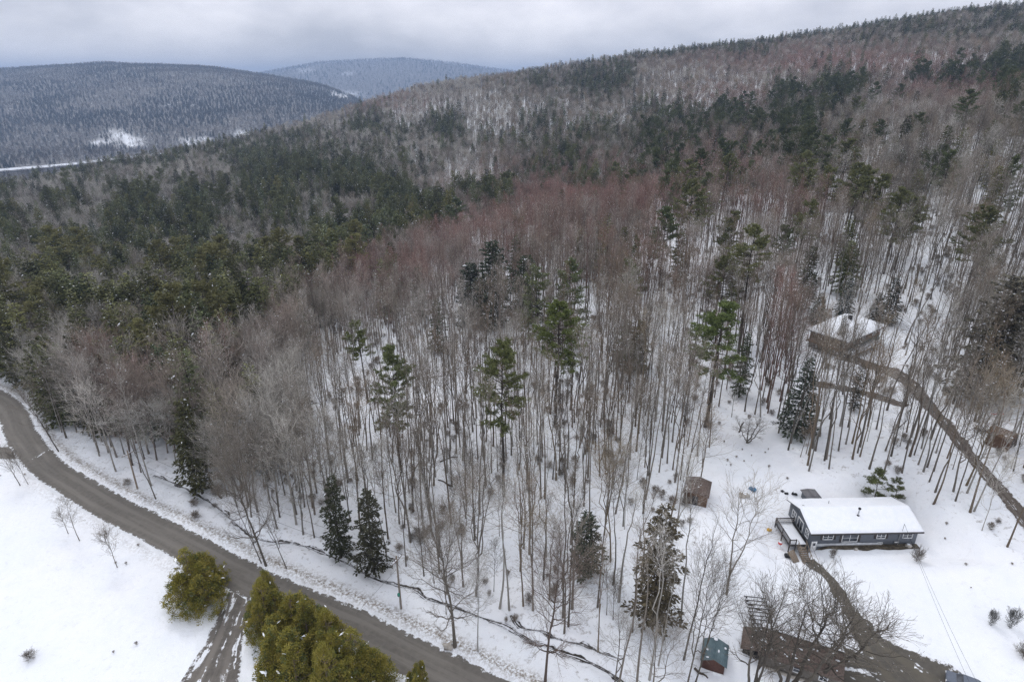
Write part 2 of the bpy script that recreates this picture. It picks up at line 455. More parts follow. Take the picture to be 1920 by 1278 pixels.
def ground_material():
    m = bpy.data.materials.new('snowy_ground'); m.use_nodes = True
    n, l = m.node_tree.nodes, m.node_tree.links
    b = n['Principled BSDF']; b.inputs['Roughness'].default_value = .65; b.inputs['Specular IOR Level'].default_value = .2
    t = n.new('ShaderNodeTexCoord')
    def noise(sc, det, ro=.55, sx=(1, 1, 1)):
        mp = n.new('ShaderNodeMapping'); mp.inputs['Scale'].default_value = sx
        l.new(t.outputs['Object'], mp.inputs[0])
        z = n.new('ShaderNodeTexNoise'); z.inputs['Scale'].default_value = sc; z.inputs['Detail'].default_value = det; z.inputs['Roughness'].default_value = ro
        l.new(mp.outputs[0], z.inputs['Vector']); return z.outputs['Fac']
    def ramp(src, p0, p1, c0=(0, 0, 0, 1), c1=(1, 1, 1, 1)):
        r = n.new('ShaderNodeValToRGB'); r.color_ramp.elements[0].position = p0; r.color_ramp.elements[1].position = p1
        r.color_ramp.elements[0].color = c0; r.color_ramp.elements[1].color = c1; l.new(src, r.inputs[0]); return r.outputs[0]
    def mixc(fac, a, bb):
        x = n.new('ShaderNodeMix'); x.data_type = 'RGBA'
        if isinstance(fac, float): x.inputs['Factor'].default_value = fac
        else: l.new(fac, x.inputs['Factor'])
        for s, k in ((a, 'A'), (bb, 'B')):
            if isinstance(s, tuple): x.inputs[k].default_value = (*s, 1)
            else: l.new(s, x.inputs[k])
        return x.outputs['Result']
    def mul(a, bb):
        x = n.new('ShaderNodeMath'); x.operation = 'MULTIPLY'
        l.new(a, x.inputs[0])
        if isinstance(bb, float): x.inputs[1].default_value = bb
        else: l.new(bb, x.inputs[1])
        return x.outputs[0]
    at = n.new('ShaderNodeAttribute'); at.attribute_name = 'cover'
    sp = n.new('ShaderNodeSeparateColor'); l.new(at.outputs['Color'], sp.inputs[0])
    snow = mixc(ramp(noise(.09, 4), .35, .7), (.83, .86, .90), (.87, .88, .91))
    snow = mixc(mul(ramp(noise(.35, 5, .6), .45, .75), .35), snow, (.74, .78, .86))
    litter = mul(ramp(noise(1.1, 8, .72), .56, .66), sp.outputs[0])          # twigs, leaves and stems poking through
    c = mixc(litter, snow, (.20, .165, .13))
    edge = mul(ramp(noise(2.6, 6, .75), .43, .58), sp.outputs[2])            # ploughed leaf litter and sand along the roads
    c = mixc(edge, c, (.21, .17, .125))
    far = mixc(ramp(noise(.02, 6, .7), .42, .6), (.10, .095, .09), (.17, .155, .14))
    far = mixc(ramp(noise(.055, 5, .7), .60, .68), far, (.6, .63, .68))
    c = mixc(sp.outputs[1], c, far)
    l.new(c, b.inputs['Base Color'])
    bp = n.new('ShaderNodeBump'); bp.inputs['Strength'].default_value = .55; bp.inputs['Distance'].default_value = .35
    l.new(noise(.8, 6, .6), bp.inputs['Height']); l.new(bp.outputs[0], b.inputs['Normal'])
    return m
M_GROUND = ground_material()

# ------------------------------------------------------------------ areas of the survey picture (where things stand)
def inpoly(px, py, poly):
    px = np.asarray(px, float); py = np.asarray(py, float)
    r = np.zeros(px.shape, bool); n = len(poly)
    for i in range(n):
        x0, y0 = poly[i]; x1, y1 = poly[(i + 1) % n]
        c = ((y0 > py) != (y1 > py)) & (px < (x1 - x0) * (py - y0) / (y1 - y0 + 1e-12) + x0)
        r ^= c
    return r
FIELD = [(-900,735),(0,715),(50,730),(75,760),(110,815),(200,880),(262,925),(330,958),(400,988),(470,1040),(545,1075),(640,1108),(740,1130),(850,1165),(950,1205),(1010,1240),(1060,1400),(-900,1400)]
LAWN = [(1330,880),(1345,800),(1440,785),(1500,880),(1560,905),(1700,925),(1760,950),(1850,1000),(1940,1070),(2400,1200),(2400,1500),(1290,1500),(1385,1110),(1350,1050),(1335,1000)]
UPYARD = [(1470,640),(1500,600),(1580,575),(1700,600),(1760,640),(1755,690),(1700,705),(1640,720),(1570,700),(1500,690)]
CLEAR = [[(620,690),(700,670),(760,700),(760,760),(700,790),(640,760)], [(430,800),(480,780),(500,860),(450,880)], [(1385,800),(1480,820),(1460,880),(1390,880)]]
FARSNOW = [(222,256,26,14),(250,268,26,10),(355,266,22,7),(186,268,16,6),(645,178,26,7),(575,133,15,4),(652,138,13,3),(380,262,14,5),(455,252,18,8)]

# ------------------------------------------------------------------ the ground, one sheet to the horizon
NC, NR = 820, 860
tt = np.linspace(-1, 1, NC); tt = 1.25 * (0.8 * tt + 0.2 * tt ** 3)
yy = np.concatenate([np.linspace(-40, 18, 40), np.geomspace(20, 15500, NR - 40)])
GX = tt[None, :] * (yy[:, None] + 62); GY = np.repeat(yy[:, None], NC, 1)
GZ = height(GX, GY)
ii = np.arange(NR - 1)[:, None] * NC + np.arange(NC - 1)[None]
gq = np.stack([ii, ii + 1, ii + NC + 1, ii + NC], -1).reshape(-1, 4)
g = MB(); g.add(np.stack([GX, GY, GZ], -1).reshape(-1, 3), gq)
ground = g.obj('ground', M_GROUND, smooth=True)
ground['kind'] = 'structure'
gpx, gpy, gdep = proj(GX, GY, GZ)
forest = np.where(GY < 300, 1.0, 1.0)
inf = (inpoly(gpx, gpy, FIELD) | inpoly(gpx, gpy, LAWN)) & (GY < 200)
forest = np.where(inf, 0.0, forest); fieldm = inf
forest = np.where((GY < 200) & (GX < np.interp(GY, _ry[_o], _rx[_o]) - 1), 0.0, forest)
dr = np.full(GX.shape, 1e9)
mnear = GY < 190
dr[mnear] = polydist(GX[mnear], GY[mnear], road_w)
verge = (1 - sstep(dr, 4, 16)) * (GX > np.interp(GY, _ry[_o], _rx[_o]))
forest = np.maximum(forest * .6, verge * .55)
forest = np.maximum(forest, .10 * (GY < 200))
edge = np.exp(-((dr - 4.3) / 1.0) ** 2) * np.where(GX > np.interp(GY, _ry[_o], _rx[_o]), 1.0, .35)
farw = sstep(GY, 900, 1500)
for (bx, by, rx, ry) in FARSNOW:
    farw = farw * (1 - .85 * np.exp(-(((gpx - bx) / rx) ** 2 + ((gpy - by) / ry) ** 2 + .8 * fbm(gpx / 16, gpy / 7, 2)) * 1.2) * (GY > 1500))
riverw = sstep(GY, 900, 1500) * 0
attr = ground.data.color_attributes.new('cover', 'FLOAT_COLOR', 'POINT')
cc = np.stack([forest, farw, edge, np.ones_like(farw)], -1).astype(np.float32)
attr.data.foreach_set('color', cc.ravel())

# bilinear look-up of the finished sheet (so that everything stands on the mesh itself)
_ly = yy
def gz(x, y):
    x = np.asarray(x, float); y = np.asarray(y, float)
    r = np.clip(np.searchsorted(_ly, y) - 1, 0, NR - 2)
    fy = np.clip((y - _ly[r]) / (_ly[r + 1] - _ly[r]), 0, 1)
    t = x / (y + 62)
    c = np.clip(np.searchsorted(tt, t) - 1, 0, NC - 2)
    fx = np.clip((t - tt[c]) / (tt[c + 1] - tt[c]), 0, 1)
    return (GZ[r, c] * (1 - fx) + GZ[r, c + 1] * fx) * (1 - fy) + (GZ[r + 1, c] * (1 - fx) + GZ[r + 1, c + 1] * fx) * fy

# ------------------------------------------------------------------ roads and other sheets lying on the ground
def resample(pl, step):
    P = np.array([p[:2] for p in pl], float)
    # Catmull-Rom through the points
    Q = np.r_[[2 * P[0] - P[1]], P, [2 * P[-1] - P[-2]]]
    out = []
    for i in range(1, len(Q) - 2):
        a, b, c, d = Q[i - 1], Q[i], Q[i + 1], Q[i + 2]
        for s in np.linspace(0, 1, 12, endpoint=False):
            out.append(.5 * ((2 * b) + (-a + c) * s + (2 * a - 5 * b + 4 * c - d) * s * s + (-a + 3 * b - 3 * c + d) * s ** 3))
    out.append(P[-1]); out = np.array(out)
    L = np.r_[0, np.cumsum(np.hypot(*np.diff(out, axis=0).T))]
    n = max(3, int(L[-1] / step)); s = np.linspace(0, L[-1], n)
    return np.c_[np.interp(s, L, out[:, 0]), np.interp(s, L, out[:, 1])], s
def ribbon(name, pl, hw, m, lift=.05, step=.5, nx=14, jag=.25, kind='structure'):
    """hw: half width, one number or one per point of the centre line (left and right the same)"""
    C, s = resample(pl, step)
    D = norm(np.gradient(C, axis=0)); N = np.c_[-D[:, 1], D[:, 0]]
    h = np.interp(np.linspace(0, 1, len(C)), np.linspace(0, 1, len(np.atleast_1d(hw))), np.atleast_1d(hw)) if np.ndim(hw) else np.full(len(C), hw)
    w = np.linspace(-1, 1, nx)
    jl = jag * fbm(s * .6, s * 0 + 3.3); jr = jag * fbm(s * .6, s * 0 + 9.1)
    off = w[None] * h[:, None] + np.where(w < 0, 1, 0)[None] * (w[None] ** 4) * jl[:, None] + np.where(w > 0, 1, 0)[None] * (w[None] ** 4) * jr[:, None]
    X = C[:, 0:1] + N[:, 0:1] * off; Y = C[:, 1:2] + N[:, 1:2] * off
    Z = gz(X, Y) + lift
    n = len(C); ii = np.arange(n - 1)[:, None] * nx + np.arange(nx - 1)[None]
    mb = MB(); mb.add(np.stack([X, Y, Z], -1).reshape(-1, 3), np.stack([ii, ii + 1, ii + nx + 1, ii + nx], -1).reshape(-1, 4))
    o = mb.obj(name, m, smooth=True); o['kind'] = kind
    uv = o.data.attributes.new('lane', 'FLOAT_VECTOR', 'POINT')
    A = np.stack([np.broadcast_to(w[None], X.shape), np.broadcast_to(s[:, None], X.shape), X * 0], -1).astype(np.float32)
    uv.data.foreach_set('vector', A.ravel())
    return o
def road_material(name, c1, c2, ctrack, snowy=.0, tracks=3.0, slush=(.62, .63, .65), centre=0.0):
    m = bpy.data.materials.new(name); m.use_nodes = True
    n, l = m.node_tree.nodes, m.node_tree.links
    b = n['Principled BSDF']; b.inputs['Roughness'].default_value = .75; b.inputs['Specular IOR Level'].default_value = .25
    a = n.new('ShaderNodeAttribute'); a.attribute_name = 'lane'
    sp = n.new('ShaderNodeSeparateXYZ'); l.new(a.outputs['Vector'], sp.inputs[0])
    def M(op, x, y=None, clamp=False):
        q = n.new('ShaderNodeMath'); q.operation = op; q.use_clamp = clamp
        for i, v in enumerate((x, y)):
            if v is None: continue
            if isinstance(v, (int, float)): q.inputs[i].default_value = v
            else: l.new(v, q.inputs[i])
        return q.outputs[0]
    def noise(src, sc, det, sx):
        mp = n.new('ShaderNodeMapping'); mp.inputs['Scale'].default_value = sx; l.new(src, mp.inputs[0])
        z = n.new('ShaderNodeTexNoise'); z.inputs['Scale'].default_value = sc; z.inputs['Detail'].default_value = det; z.inputs['Roughness'].default_value = .65
        l.new(mp.outputs[0], z.inputs['Vector']); return z.outputs['Fac']
    def ramp(src, p0, p1):
        r = n.new('ShaderNodeMapRange'); r.clamp = True; r.inputs['From Min'].default_value = p0; r.inputs['From Max'].default_value = p1; l.new(src, r.inputs['Value']); return r.outputs[0]
    def mix(f, A, B):
        x = n.new('ShaderNodeMix'); x.data_type = 'RGBA'; l.new(f, x.inputs['Factor'])
        for s, k in ((A, 'A'), (B, 'B')):
            if isinstance(s, tuple): x.inputs[k].default_value = (*s, 1)
            else: l.new(s, x.inputs[k])
        return x.outputs['Result']
    t = n.new('ShaderNodeTexCoord')
    grain = noise(t.outputs['Object'], 1.4, 8, (1, 1, 1))
    streak = noise(a.outputs['Vector'], 1.0, 4, (tracks * 1.8, .05, 1))
    c = mix(ramp(grain, .35, .68), c1, c2)
    c = mix(M('MULTIPLY', ramp(streak, .48, .62), .6), c, ctrack)
    e = M('ABSOLUTE', sp.outputs['X'])
    tr = M('SUBTRACT', 1.0, ramp(M('ABSOLUTE', M('SUBTRACT', e, .40)), .06, .20))
    c = mix(M('MULTIPLY', M('MULTIPLY', tr, .75), ramp(streak, .30, .55)), c, ctrack)
    en = noise(t.outputs['Object'], 1.6, 6, (1, 1, 1))
    ed = ramp(M('ADD', e, M('MULTIPLY', M('SUBTRACT', en, .5), .9)), .93, 1.02)
    if snowy:
        sn = noise(a.outputs['Vector'], 1.0, 6, (tracks * 2.4, .16, 1))
        s1 = ramp(M('ADD', sn, M('MULTIPLY', M('SUBTRACT', grain, .5), .35)), .62 - snowy * .3, .66 - snowy * .3)
        ed = M('MAXIMUM', ed, s1)
    c = mix(ed, c, (.83, .86, .90) if not snowy else (.78, .80, .84))
    l.new(c, b.inputs['Base Color'])
    bp = n.new('ShaderNodeBump'); bp.inputs['Strength'].default_value = .3; bp.inputs['Distance'].default_value = .06
    l.new(grain, bp.inputs['Height']); l.new(bp.outputs[0], b.inputs['Normal'])
    return m
M_ROAD = road_material('gravel_road', (.125, .115, .102), (.165, .152, .135), (.20, .185, .165), 0.0, 1.3)
M_LANE = road_material('slushy_lane', (.10, .09, .08), (.16, .145, .13), (.2, .18, .16), .24, 1.3)
M_DRIVE = road_material('wet_drive', (.085, .078, .068), (.115, .105, .088), (.13, .115, .09), .02, 1.2)
M_UDRIVE = road_material('upper_drive', (.08, .065, .055), (.13, .105, .088), (.17, .15, .13), .04, 1.2)
M_CREEK = road_material('creek_bed', (.02, .018, .016), (.07, .055, .042), (.03, .025, .02), .38, 1.0)
ribbon('road', road_w, 2.8, M_ROAD, .05)
ribbon('side_road', side_w, 2.3, M_ROAD, .035)
ribbon('farm_lane', lane_w, [2.6, 2.2, 2.7, 3.8, 4.4], M_LANE, .04)
ribbon('driveway', drive_w, [1.0, .75, .95, 1.3, 2.0, 4.2, 5.2, 5.6], M_DRIVE, .05, jag=.5)
ribbon('upper_driveway', udrive_w, [2.2, 2.2, 1.9, 1.4, 1.2, 1.1, 1.05, 1.05, 1.05, 1.05], M_UDRIVE, .06, jag=.5)
ribbon('creek', creek_w, .24, M_CREEK, .07, jag=.6, nx=6)
ribbon('creek', creek2_w, .17, M_CREEK, .07, jag=.6, nx=6)
ribbon('parking_strip', [tuple(hit(a, b)[:2]) for a, b in ((1520,718),(1580,728),(1640,742),(1700,762))], [1.2, 1.3, 1.3, 1.0], M_UDRIVE, .06, jag=.5)
ribbon('gravel_pad', [tuple(hit(a, b)[:2]) for a, b in ((1535,1222),(1575,1228),(1612,1240),(1650,1250))], [1.3, 1.6, 1.2, .8], M_DRIVE, .06, jag=.6)
ribbon('gravel_pad', [tuple(hit(a, b)[:2]) for a, b in ((1520,1262),(1580,1272),(1640,1296),(1700,1320))], [1.6, 1.6, 1.8, 2], M_DRIVE, .07, jag=.6)
M_BED = mat('garden_bed', (.05, .042, .032), .9, c2=(.12, .10, .07), nscale=2.5)
ribbon('garden_bed', [tuple(hit(a, b)[:2]) for a, b in ((1532,1027),(1545,1025),(1600,1024.5),(1680,1024),(1722,1024))], [.3, .75, .75, .7, .5], M_BED, .06, jag=.3)


# ------------------------------------------------------------------ buildings
M_SIDING = mat('charcoal_siding', (.115, .128, .15), .6, c2=(.14, .152, .175), nscale=1.5, sx=(1, 1, 9), bump=.2)
M_TRIM = mat('white_trim', (.72, .73, .74), .5)
M_GLASS = mat('window_glass', (.035, .04, .05), .12, c2=(.09, .10, .12), nscale=.8, spec=.6)
M_FOUND = mat('painted_foundation', (.50, .52, .55), .8, nscale=2)
M_DECKW = mat('dark_stained_wood', (.055, .05, .05), .75, c2=(.09, .08, .078), nscale=3)
M_WOOD = mat('weathered_wood', (.20, .155, .115), .85, c2=(.30, .25, .20), nscale=3, sx=(6, 1, 1), bump=.3)
M_BROWNW = mat('brown_boards', (.125, .075, .05), .8, c2=(.19, .12, .08), nscale=2.5, sx=(1, 1, 6), bump=.3)
M_DGREEN = mat('dark_green_siding', (.07, .095, .092), .7, c2=(.09, .12, .115), nscale=2, sx=(1, 1, 8))
M_BROOF = mat('brown_shingles', (.115, .085, .072), .9, c2=(.175, .135, .115), nscale=5, bump=.3)
M_GROOF = mat('green_metal_roof', (.10, .15, .17), .45, c2=(.13, .19, .21), nscale=2, sx=(5, 1, 1))
M_GREYROOF = mat('grey_roofing', (.16, .155, .165), .8, nscale=4)
M_METAL = mat('galvanised_metal', (.42, .43, .44), .4, metal=.7)
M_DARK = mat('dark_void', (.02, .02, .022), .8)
M_RED = mat('red_paint', (.50, .035, .04), .5, c2=(.62, .08, .07))
M_REDB = mat('red_brown_boards', (.07, .034, .028), .8, c2=(.12, .06, .045), nscale=3, sx=(1, 1, 6))
M_YEL = mat('yellow_plastic', (.55, .33, .06), .5)
M_BLUE = mat('blue_tarp', (.03, .13, .27), .5, c2=(.06, .22, .38), nscale=3)
M_CONC = mat('concrete', (.36, .33, .29), .9, c2=(.46, .43, .39), nscale=2)

def root(name, loc, yaw, label, cat, group=None):
    o = bpy.data.objects.new(name, None); COL.objects.link(o)
    o.location = loc; o.rotation_euler = (0, 0, yaw); o['label'] = label; o['category'] = cat
    if group: o['group'] = group
    return o
def window(parent, p, u, w, z0, z1, nrm, mull=1, fr=.09, name='window'):
    """p: middle of the sill in the parent's frame, u: unit vector along the wall, nrm: outward"""
    p = np.array([p[0], p[1], 0.]); u = np.array([*u, 0.]); nn = np.array([*nrm, 0.])
    b = MB()
    def bar(a0, a1, h0, h1, d0, d1):
        c = [p + u * a + nn * d + np.array([0, 0, h]) for h in (h0, h1) for a, d in ((a0, d0), (a1, d0), (a1, d1), (a0, d1))]
        b.add(c, [(3, 2, 1, 0), (4, 5, 6, 7), (0, 1, 5, 4), (1, 2, 6, 5), (2, 3, 7, 6), (3, 0, 4, 7)], 0)
    bar(-w / 2 - fr, -w / 2, z0 - fr, z1 + fr, -.05, .06); bar(w / 2, w / 2 + fr, z0 - fr, z1 + fr, -.05, .06)
    bar(-w / 2, w / 2, z1, z1 + fr, -.05, .058); bar(-w / 2, w / 2, z0 - fr, z0, -.05, .09)
    for k in range(mull):
        a = -w / 2 + w * (k + 1) / (mull + 1); bar(a - .035, a + .035, z0, z1, -.02, .045)
    bar(-w / 2, w / 2, (z0 + z1) / 2 - .02, (z0 + z1) / 2 + .02, -.02, .035)
    f = b.obj(name, M_TRIM, parent)
    g_ = MB(); c = [p + u * a + nn * .012 + np.array([0, 0, h]) for a, h in ((-w / 2, z0), (w / 2, z0), (w / 2, z1), (-w / 2, z1))]
    g_.add(c, [(0, 1, 2, 3)]); g_.obj('pane', M_GLASS, f)
    return f
def gable(b, L, D, z0, ze, zr, m=0, along='x'):
    """closed house body with gables; ridge along x"""
    V = [(0, 0, z0), (L, 0, z0), (L, D, z0), (0, D, z0), (0, 0, ze), (L, 0, ze), (L, D, ze), (0, D, ze), (0, D / 2, zr), (L, D / 2, zr)]
    b.add(V, [(0, 1, 5, 4), (2, 3, 7, 6), (3, 2, 1, 0), (1, 2, 6, 5), (3, 0, 4, 7), (4, 5, 9, 8), (6, 7, 8, 9)], m)
    b.add(V, [(5, 6, 9), (7, 4, 8)], m)
def roof_pair(L, D, ze, zr, ov, th, lift=0, drop=.0, shrink=0):
    """the two slopes of a gable roof as plates"""
    sl = (zr - ze) / (D / 2); o = ov - shrink
    b = MB(); zt = zr + lift
    e = zt - sl * (D / 2 + o)
    b.slab([(-o, -o, e), (L + o, -o, e), (L + o, D / 2, zt), (-o, D / 2, zt)], th)
    b.slab([(-o, D / 2, zt + .002), (L + o, D / 2, zt + .002), (L + o, D + o, e), (-o, D + o, e)], th)
    return b
def soft_snow(L, D, ze, zr, ov, lift, seed=1, nx=40, ny=20, th=.22):
    """a blanket of snow on a gable roof, rounded at the edges"""
    sl = (zr - ze) / (D / 2)
    xs = np.linspace(-ov, L + ov, nx); ys = np.linspace(-ov, D + ov, ny)
    Xg, Yg = np.meshgrid(xs, ys)
    ridge = np.minimum(Yg, D - Yg)
    Zg = ze + sl * ridge + lift
    ed = np.minimum(np.minimum(Xg + ov, L + ov - Xg), np.minimum(Yg + ov, D + ov - Yg))
    Zg = Zg + th * np.sqrt(np.clip(ed / .35, 0, 1)) * (1 + .35 * fbm(Xg * .6 + seed, Yg * .6, 3)) - .0
    b = MB(); i = np.arange(ny - 1)[:, None] * nx + np.arange(nx - 1)[None]
    b.add(np.stack([Xg, Yg, Zg], -1).reshape(-1, 3), np.stack([i, i + 1, i + nx + 1, i + nx], -1).reshape(-1, 4))
    return b

# --- the ranch house
RL, RD = RANCH_L, RANCH_D
rh = root('ranch_house', (fl[0], fl[1], RANCH_Z), RANCH_YAW, 'long charcoal ranch house with low snow-covered roof above the snowy lawn', 'house')
EV, RI = 2.75, 3.95
b = MB(); gable(b, RL, RD, -1.6, EV, RI); b.obj('wall', M_SIDING, rh)
b = MB(); b.box(.95, RL * .64, -.10, .0, -.05, .42); b.obj('foundation', M_FOUND, rh)
rf = roof_pair(RL, RD, EV, RI, .5, .16, .08).obj('roof', M_GREYROOF, rh)
soft_snow(RL, RD, EV, RI, .5, .085, nx=90, ny=40).obj('snow', M_SNOW, rf, smooth=True)
b = MB()
b.box(-.5, RL + .5, -.55, -.52, EV - .36, EV - .12)
b.obj('fascia', M_DECKW, rh)
for u0, u1, z0, z1, mu, sh in ((.112, .200, 1.25, 2.0, 1, 1), (.295, .435, .75, 2.05, 1, 1), (.620, .695, 1.25, 2.0, 1, 1), (.868, .950, 1.25, 2.0, 1, 0)):
    cx = RL * (u0 + u1) / 2; w = RL * (u1 - u0)
    f = window(rh, (cx, 0), (1, 0), w, z0, z1, (0, -1), mu, .10)
    if sh:
        for sx in (-1, 1):
            b = MB(); xx = cx + sx * (w / 2 + .29); b.box(xx - .17, xx + .17, -.05, .01, z0 - .08, z1 + .08); b.obj('shutter', M_DECKW, f)
for u in (.315 * 1.0, .46, .66):
    window(rh, (RL * (u - .0), 0), (1, 0), .75, .12, .36, (0, -1), 0, .07)
b = MB(); b.box(.18, 1.02, -.07, .02, -1.2, .85); d = b.obj('door', M_TRIM, rh)
b = MB(); b.box(.42, .80, -.09, -.072, .1, .6); b.obj('pane', M_GLASS, d)
b = MB(); b.box(.88, .93, -.13, -.072, -.35, -.25); b.obj('handle', M_METAL, d)
for yc, w, z0, z1 in ((5.7, 1.1, .7, 1.9), (1.3, .8, .7, 1.9)):
    window(rh, (0, yc), (0, 1), w, z0, z1, (-1, 0), 1, .10)
b = MB(); b.box(-.07, .02, 2.6, 4.4, .25, 2.15); d = b.obj('sliding_door', M_TRIM, rh)
b = MB(); b.box(-.09, -.072, 2.75, 3.45, .4, 2.0); b.box(-.09, -.072, 3.55, 4.25, .4, 2.0); b.obj('pane', M_GLASS, d)
b = MB(); x, y = RL * .485, RD * .30; z = EV + (RI - EV) * .60 + .25
b.prism([(x + .30 * math.cos(a), y + .22 * math.sin(a), z - .1) for a in np.linspace(0, 6.28, 12, endpoint=False)], [(x + .16 * math.cos(a), y + .14 * math.sin(a), z + .14) for a in np.linspace(0, 6.28, 12, endpoint=False)], 1)
b.tube([(x, y, z - .1), (x, y, z + 1.15)], .11, 10, 0); b.tube([(x, y, z + 1.15), (x, y, z + 1.2), (x, y, z + 1.38), (x, y, z + 1.44)], [.12, .21, .21, .05], 10, 1)
b.obj('chimney', [M_METAL, M_DARK], rf)
for x, y, h in ((RL * .30, RD * .72, .45), (RL * .03, RD * .62, .3)):
    b = MB(); z = EV + (RI - EV) * .5 + .1; b.tube([(x, y, z), (x, y, z + h + .2), (x, y, z + h + .3)], [.07 if h > .4 else .2, .07 if h > .4 else .22, .04], 8); b.obj('roof_vent', M_METAL, rf)
MAST = (RL * .828, -.35, EV + 1.35)
b = MB(); b.tube([(MAST[0], -.12, -.0), (MAST[0], -.12, 2.0), (MAST[0], -.35, 2.3), MAST], .045, 7); b.box(MAST[0] - .55, MAST[0] + .2, -.16, -.02, .25, .6); b.obj('service_mast', M_METAL, rh)
# the deck at its end
DZ = .05
b = MB(); b.box(-3.0, -.02, .2, 5.2, DZ - .2, DZ); dk = b.obj('deck', M_DECKW, rh)
b = MB(); rngd = np.random.RandomState(4)
xs = np.linspace(-2.9, -.35, 10); ys = np.linspace(.35, 5.1, 14); Xg, Yg = np.meshgrid(xs, ys)
ed = np.minimum(np.minimum(Xg + 2.9, -.35 - Xg), np.minimum(Yg - .35, 5.1 - Yg)); Zg = DZ + .002 + .26 * np.sqrt(np.clip(ed / .4, 0, 1)) * (1 + .2 * vnoise(Xg * 2, Yg * 2))
i_ = np.arange(13)[:, None] * 10 + np.arange(9)[None]
b.add(np.stack([Xg, Yg, Zg], -1).reshape(-1, 3), np.stack([i_, i_ + 1, i_ + 11, i_ + 10], -1).reshape(-1, 4)); b.obj('snow', M_SNOW, dk, smooth=True)
b = MB()
for x0, x1, y0, y1 in ((-3.06, -3.0, .2, 5.2), (-3.0, -.05, 5.2, 5.26), (-3.0, -2.1, .12, .18)):
    b.box(x0 - .03, x1 + .03, y0 - .03, y1 + .03, DZ + .95, DZ + 1.06); b.box(x0, x1, y0, y1, DZ + .12, DZ + .18)
    n_b = int(max(x1 - x0, y1 - y0) / .16)
    for k in range(n_b):
        f_ = (k + .5) / n_b
        if y1 - y0 > 1: b.box(x0 + .01, x1 - .01, y0 + f_ * (y1 - y0) - .02, y0 + f_ * (y1 - y0) + .02, DZ + .18, DZ + .95)
        else: b.box(x0 + f_ * (x1 - x0) - .02, x0 + f_ * (x1 - x0) + .02, y0 + .01, y1 - .01, DZ + .18, DZ + .95)
b.obj('railing', M_DECKW, dk)
for x, y in ((-3.03, .2), (-3.03, 2.7), (-3.03, 5.2), (-.2, 5.2), (-2.1, .15)):
    b = MB(); b.box(x - .07, x + .07, y - .07, y + .07, -1.45, DZ + 1.12); b.obj('post', M_DECKW, dk)
b = MB()
for k in range(9):
    b.box(-1.75, -.65, -.05 - .29 * (k + 1), -.05 - .29 * k + .03, DZ - .16 * (k + 1) - .05, DZ - .16 * (k + 1))
for x in (-1.82, -.63):
    b.slab([(x, .15, DZ - .05), (x + .06, .15, DZ - .05), (x + .06, -2.7, DZ - 1.5), (x, -2.7, DZ - 1.5)], .22)
    b.slab([(x, .15, DZ + .95), (x + .06, .15, DZ + .95), (x + .06, -2.7, DZ - .5), (x, -2.7, DZ - .5)], .1)
    for k in range(4): b.box(x, x + .07, -.1 - .85 * k, -.02 - .85 * k, DZ - .45 * k - .6, DZ + .85 - .46 * k)
b.obj('stairs', M_WOOD, rh)
def RP(x, y, z=0):
    c, s_ = math.cos(RANCH_YAW), math.sin(RANCH_YAW)
    return (fl[0] + x * c - y * s_, fl[1] + x * s_ + y * c, RANCH_Z + z)
p = RP(-3.9, 1.2); gr = root('kettle_grill', (p[0], p[1], float(gz(p[0], p[1]))), .4, 'small red lidded grill standing in snow beside the deck posts', 'grill')
b = MB(); b.blob((0, 0, .85), (.32, .32, .26), 0, 3, 12, .0); b.obj('bowl', M_RED, gr)
b = MB()
for a in (0, 2.1, 4.2): b.tube([(.12 * math.cos(a), .12 * math.sin(a), .7), (.34 * math.cos(a), .34 * math.sin(a), 0)], .018, 5)
b.obj('legs', M_METAL, gr)
b = MB(); b.blob((0, 0, 1.06), (.24, .24, .09), 0, 5, 10, .1); b.obj('snow', M_SNOWCLUMP, gr)
p = RP(-2.6, -1.2); pl_ = root('plank_stack', (p[0], p[1], float(gz(p[0], p[1]))), .3, 'leaning brown planks stacked beside the foot of the deck stairs', 'planks')
b = MB()
for k in range(6): b.slab([(-.9 + k * .18, -.8, .1), (-.74 + k * .18, -.8, .1), (-.74 + k * .18, .7, .9 + .04 * k), (-.9 + k * .18, .7, .9 + .04 * k)], .05)
b.obj('boards', M_WOOD, pl_)
p = RP(-3.5, -.9); tr_ = root('tyre_heap', (p[0], p[1], float(gz(p[0], p[1]))), 0, 'dark round barrel lying in the snow under the deck edge', 'barrel')
b = MB(); b.tube([(-.5, 0, .35), (-.45, 0, .35), (.45, 0, .35), (.5, 0, .35)], [.30, .34, .34, .30], 14); b.obj('barrel_body', M_DARK, tr_)
tr_.name = 'barrel'

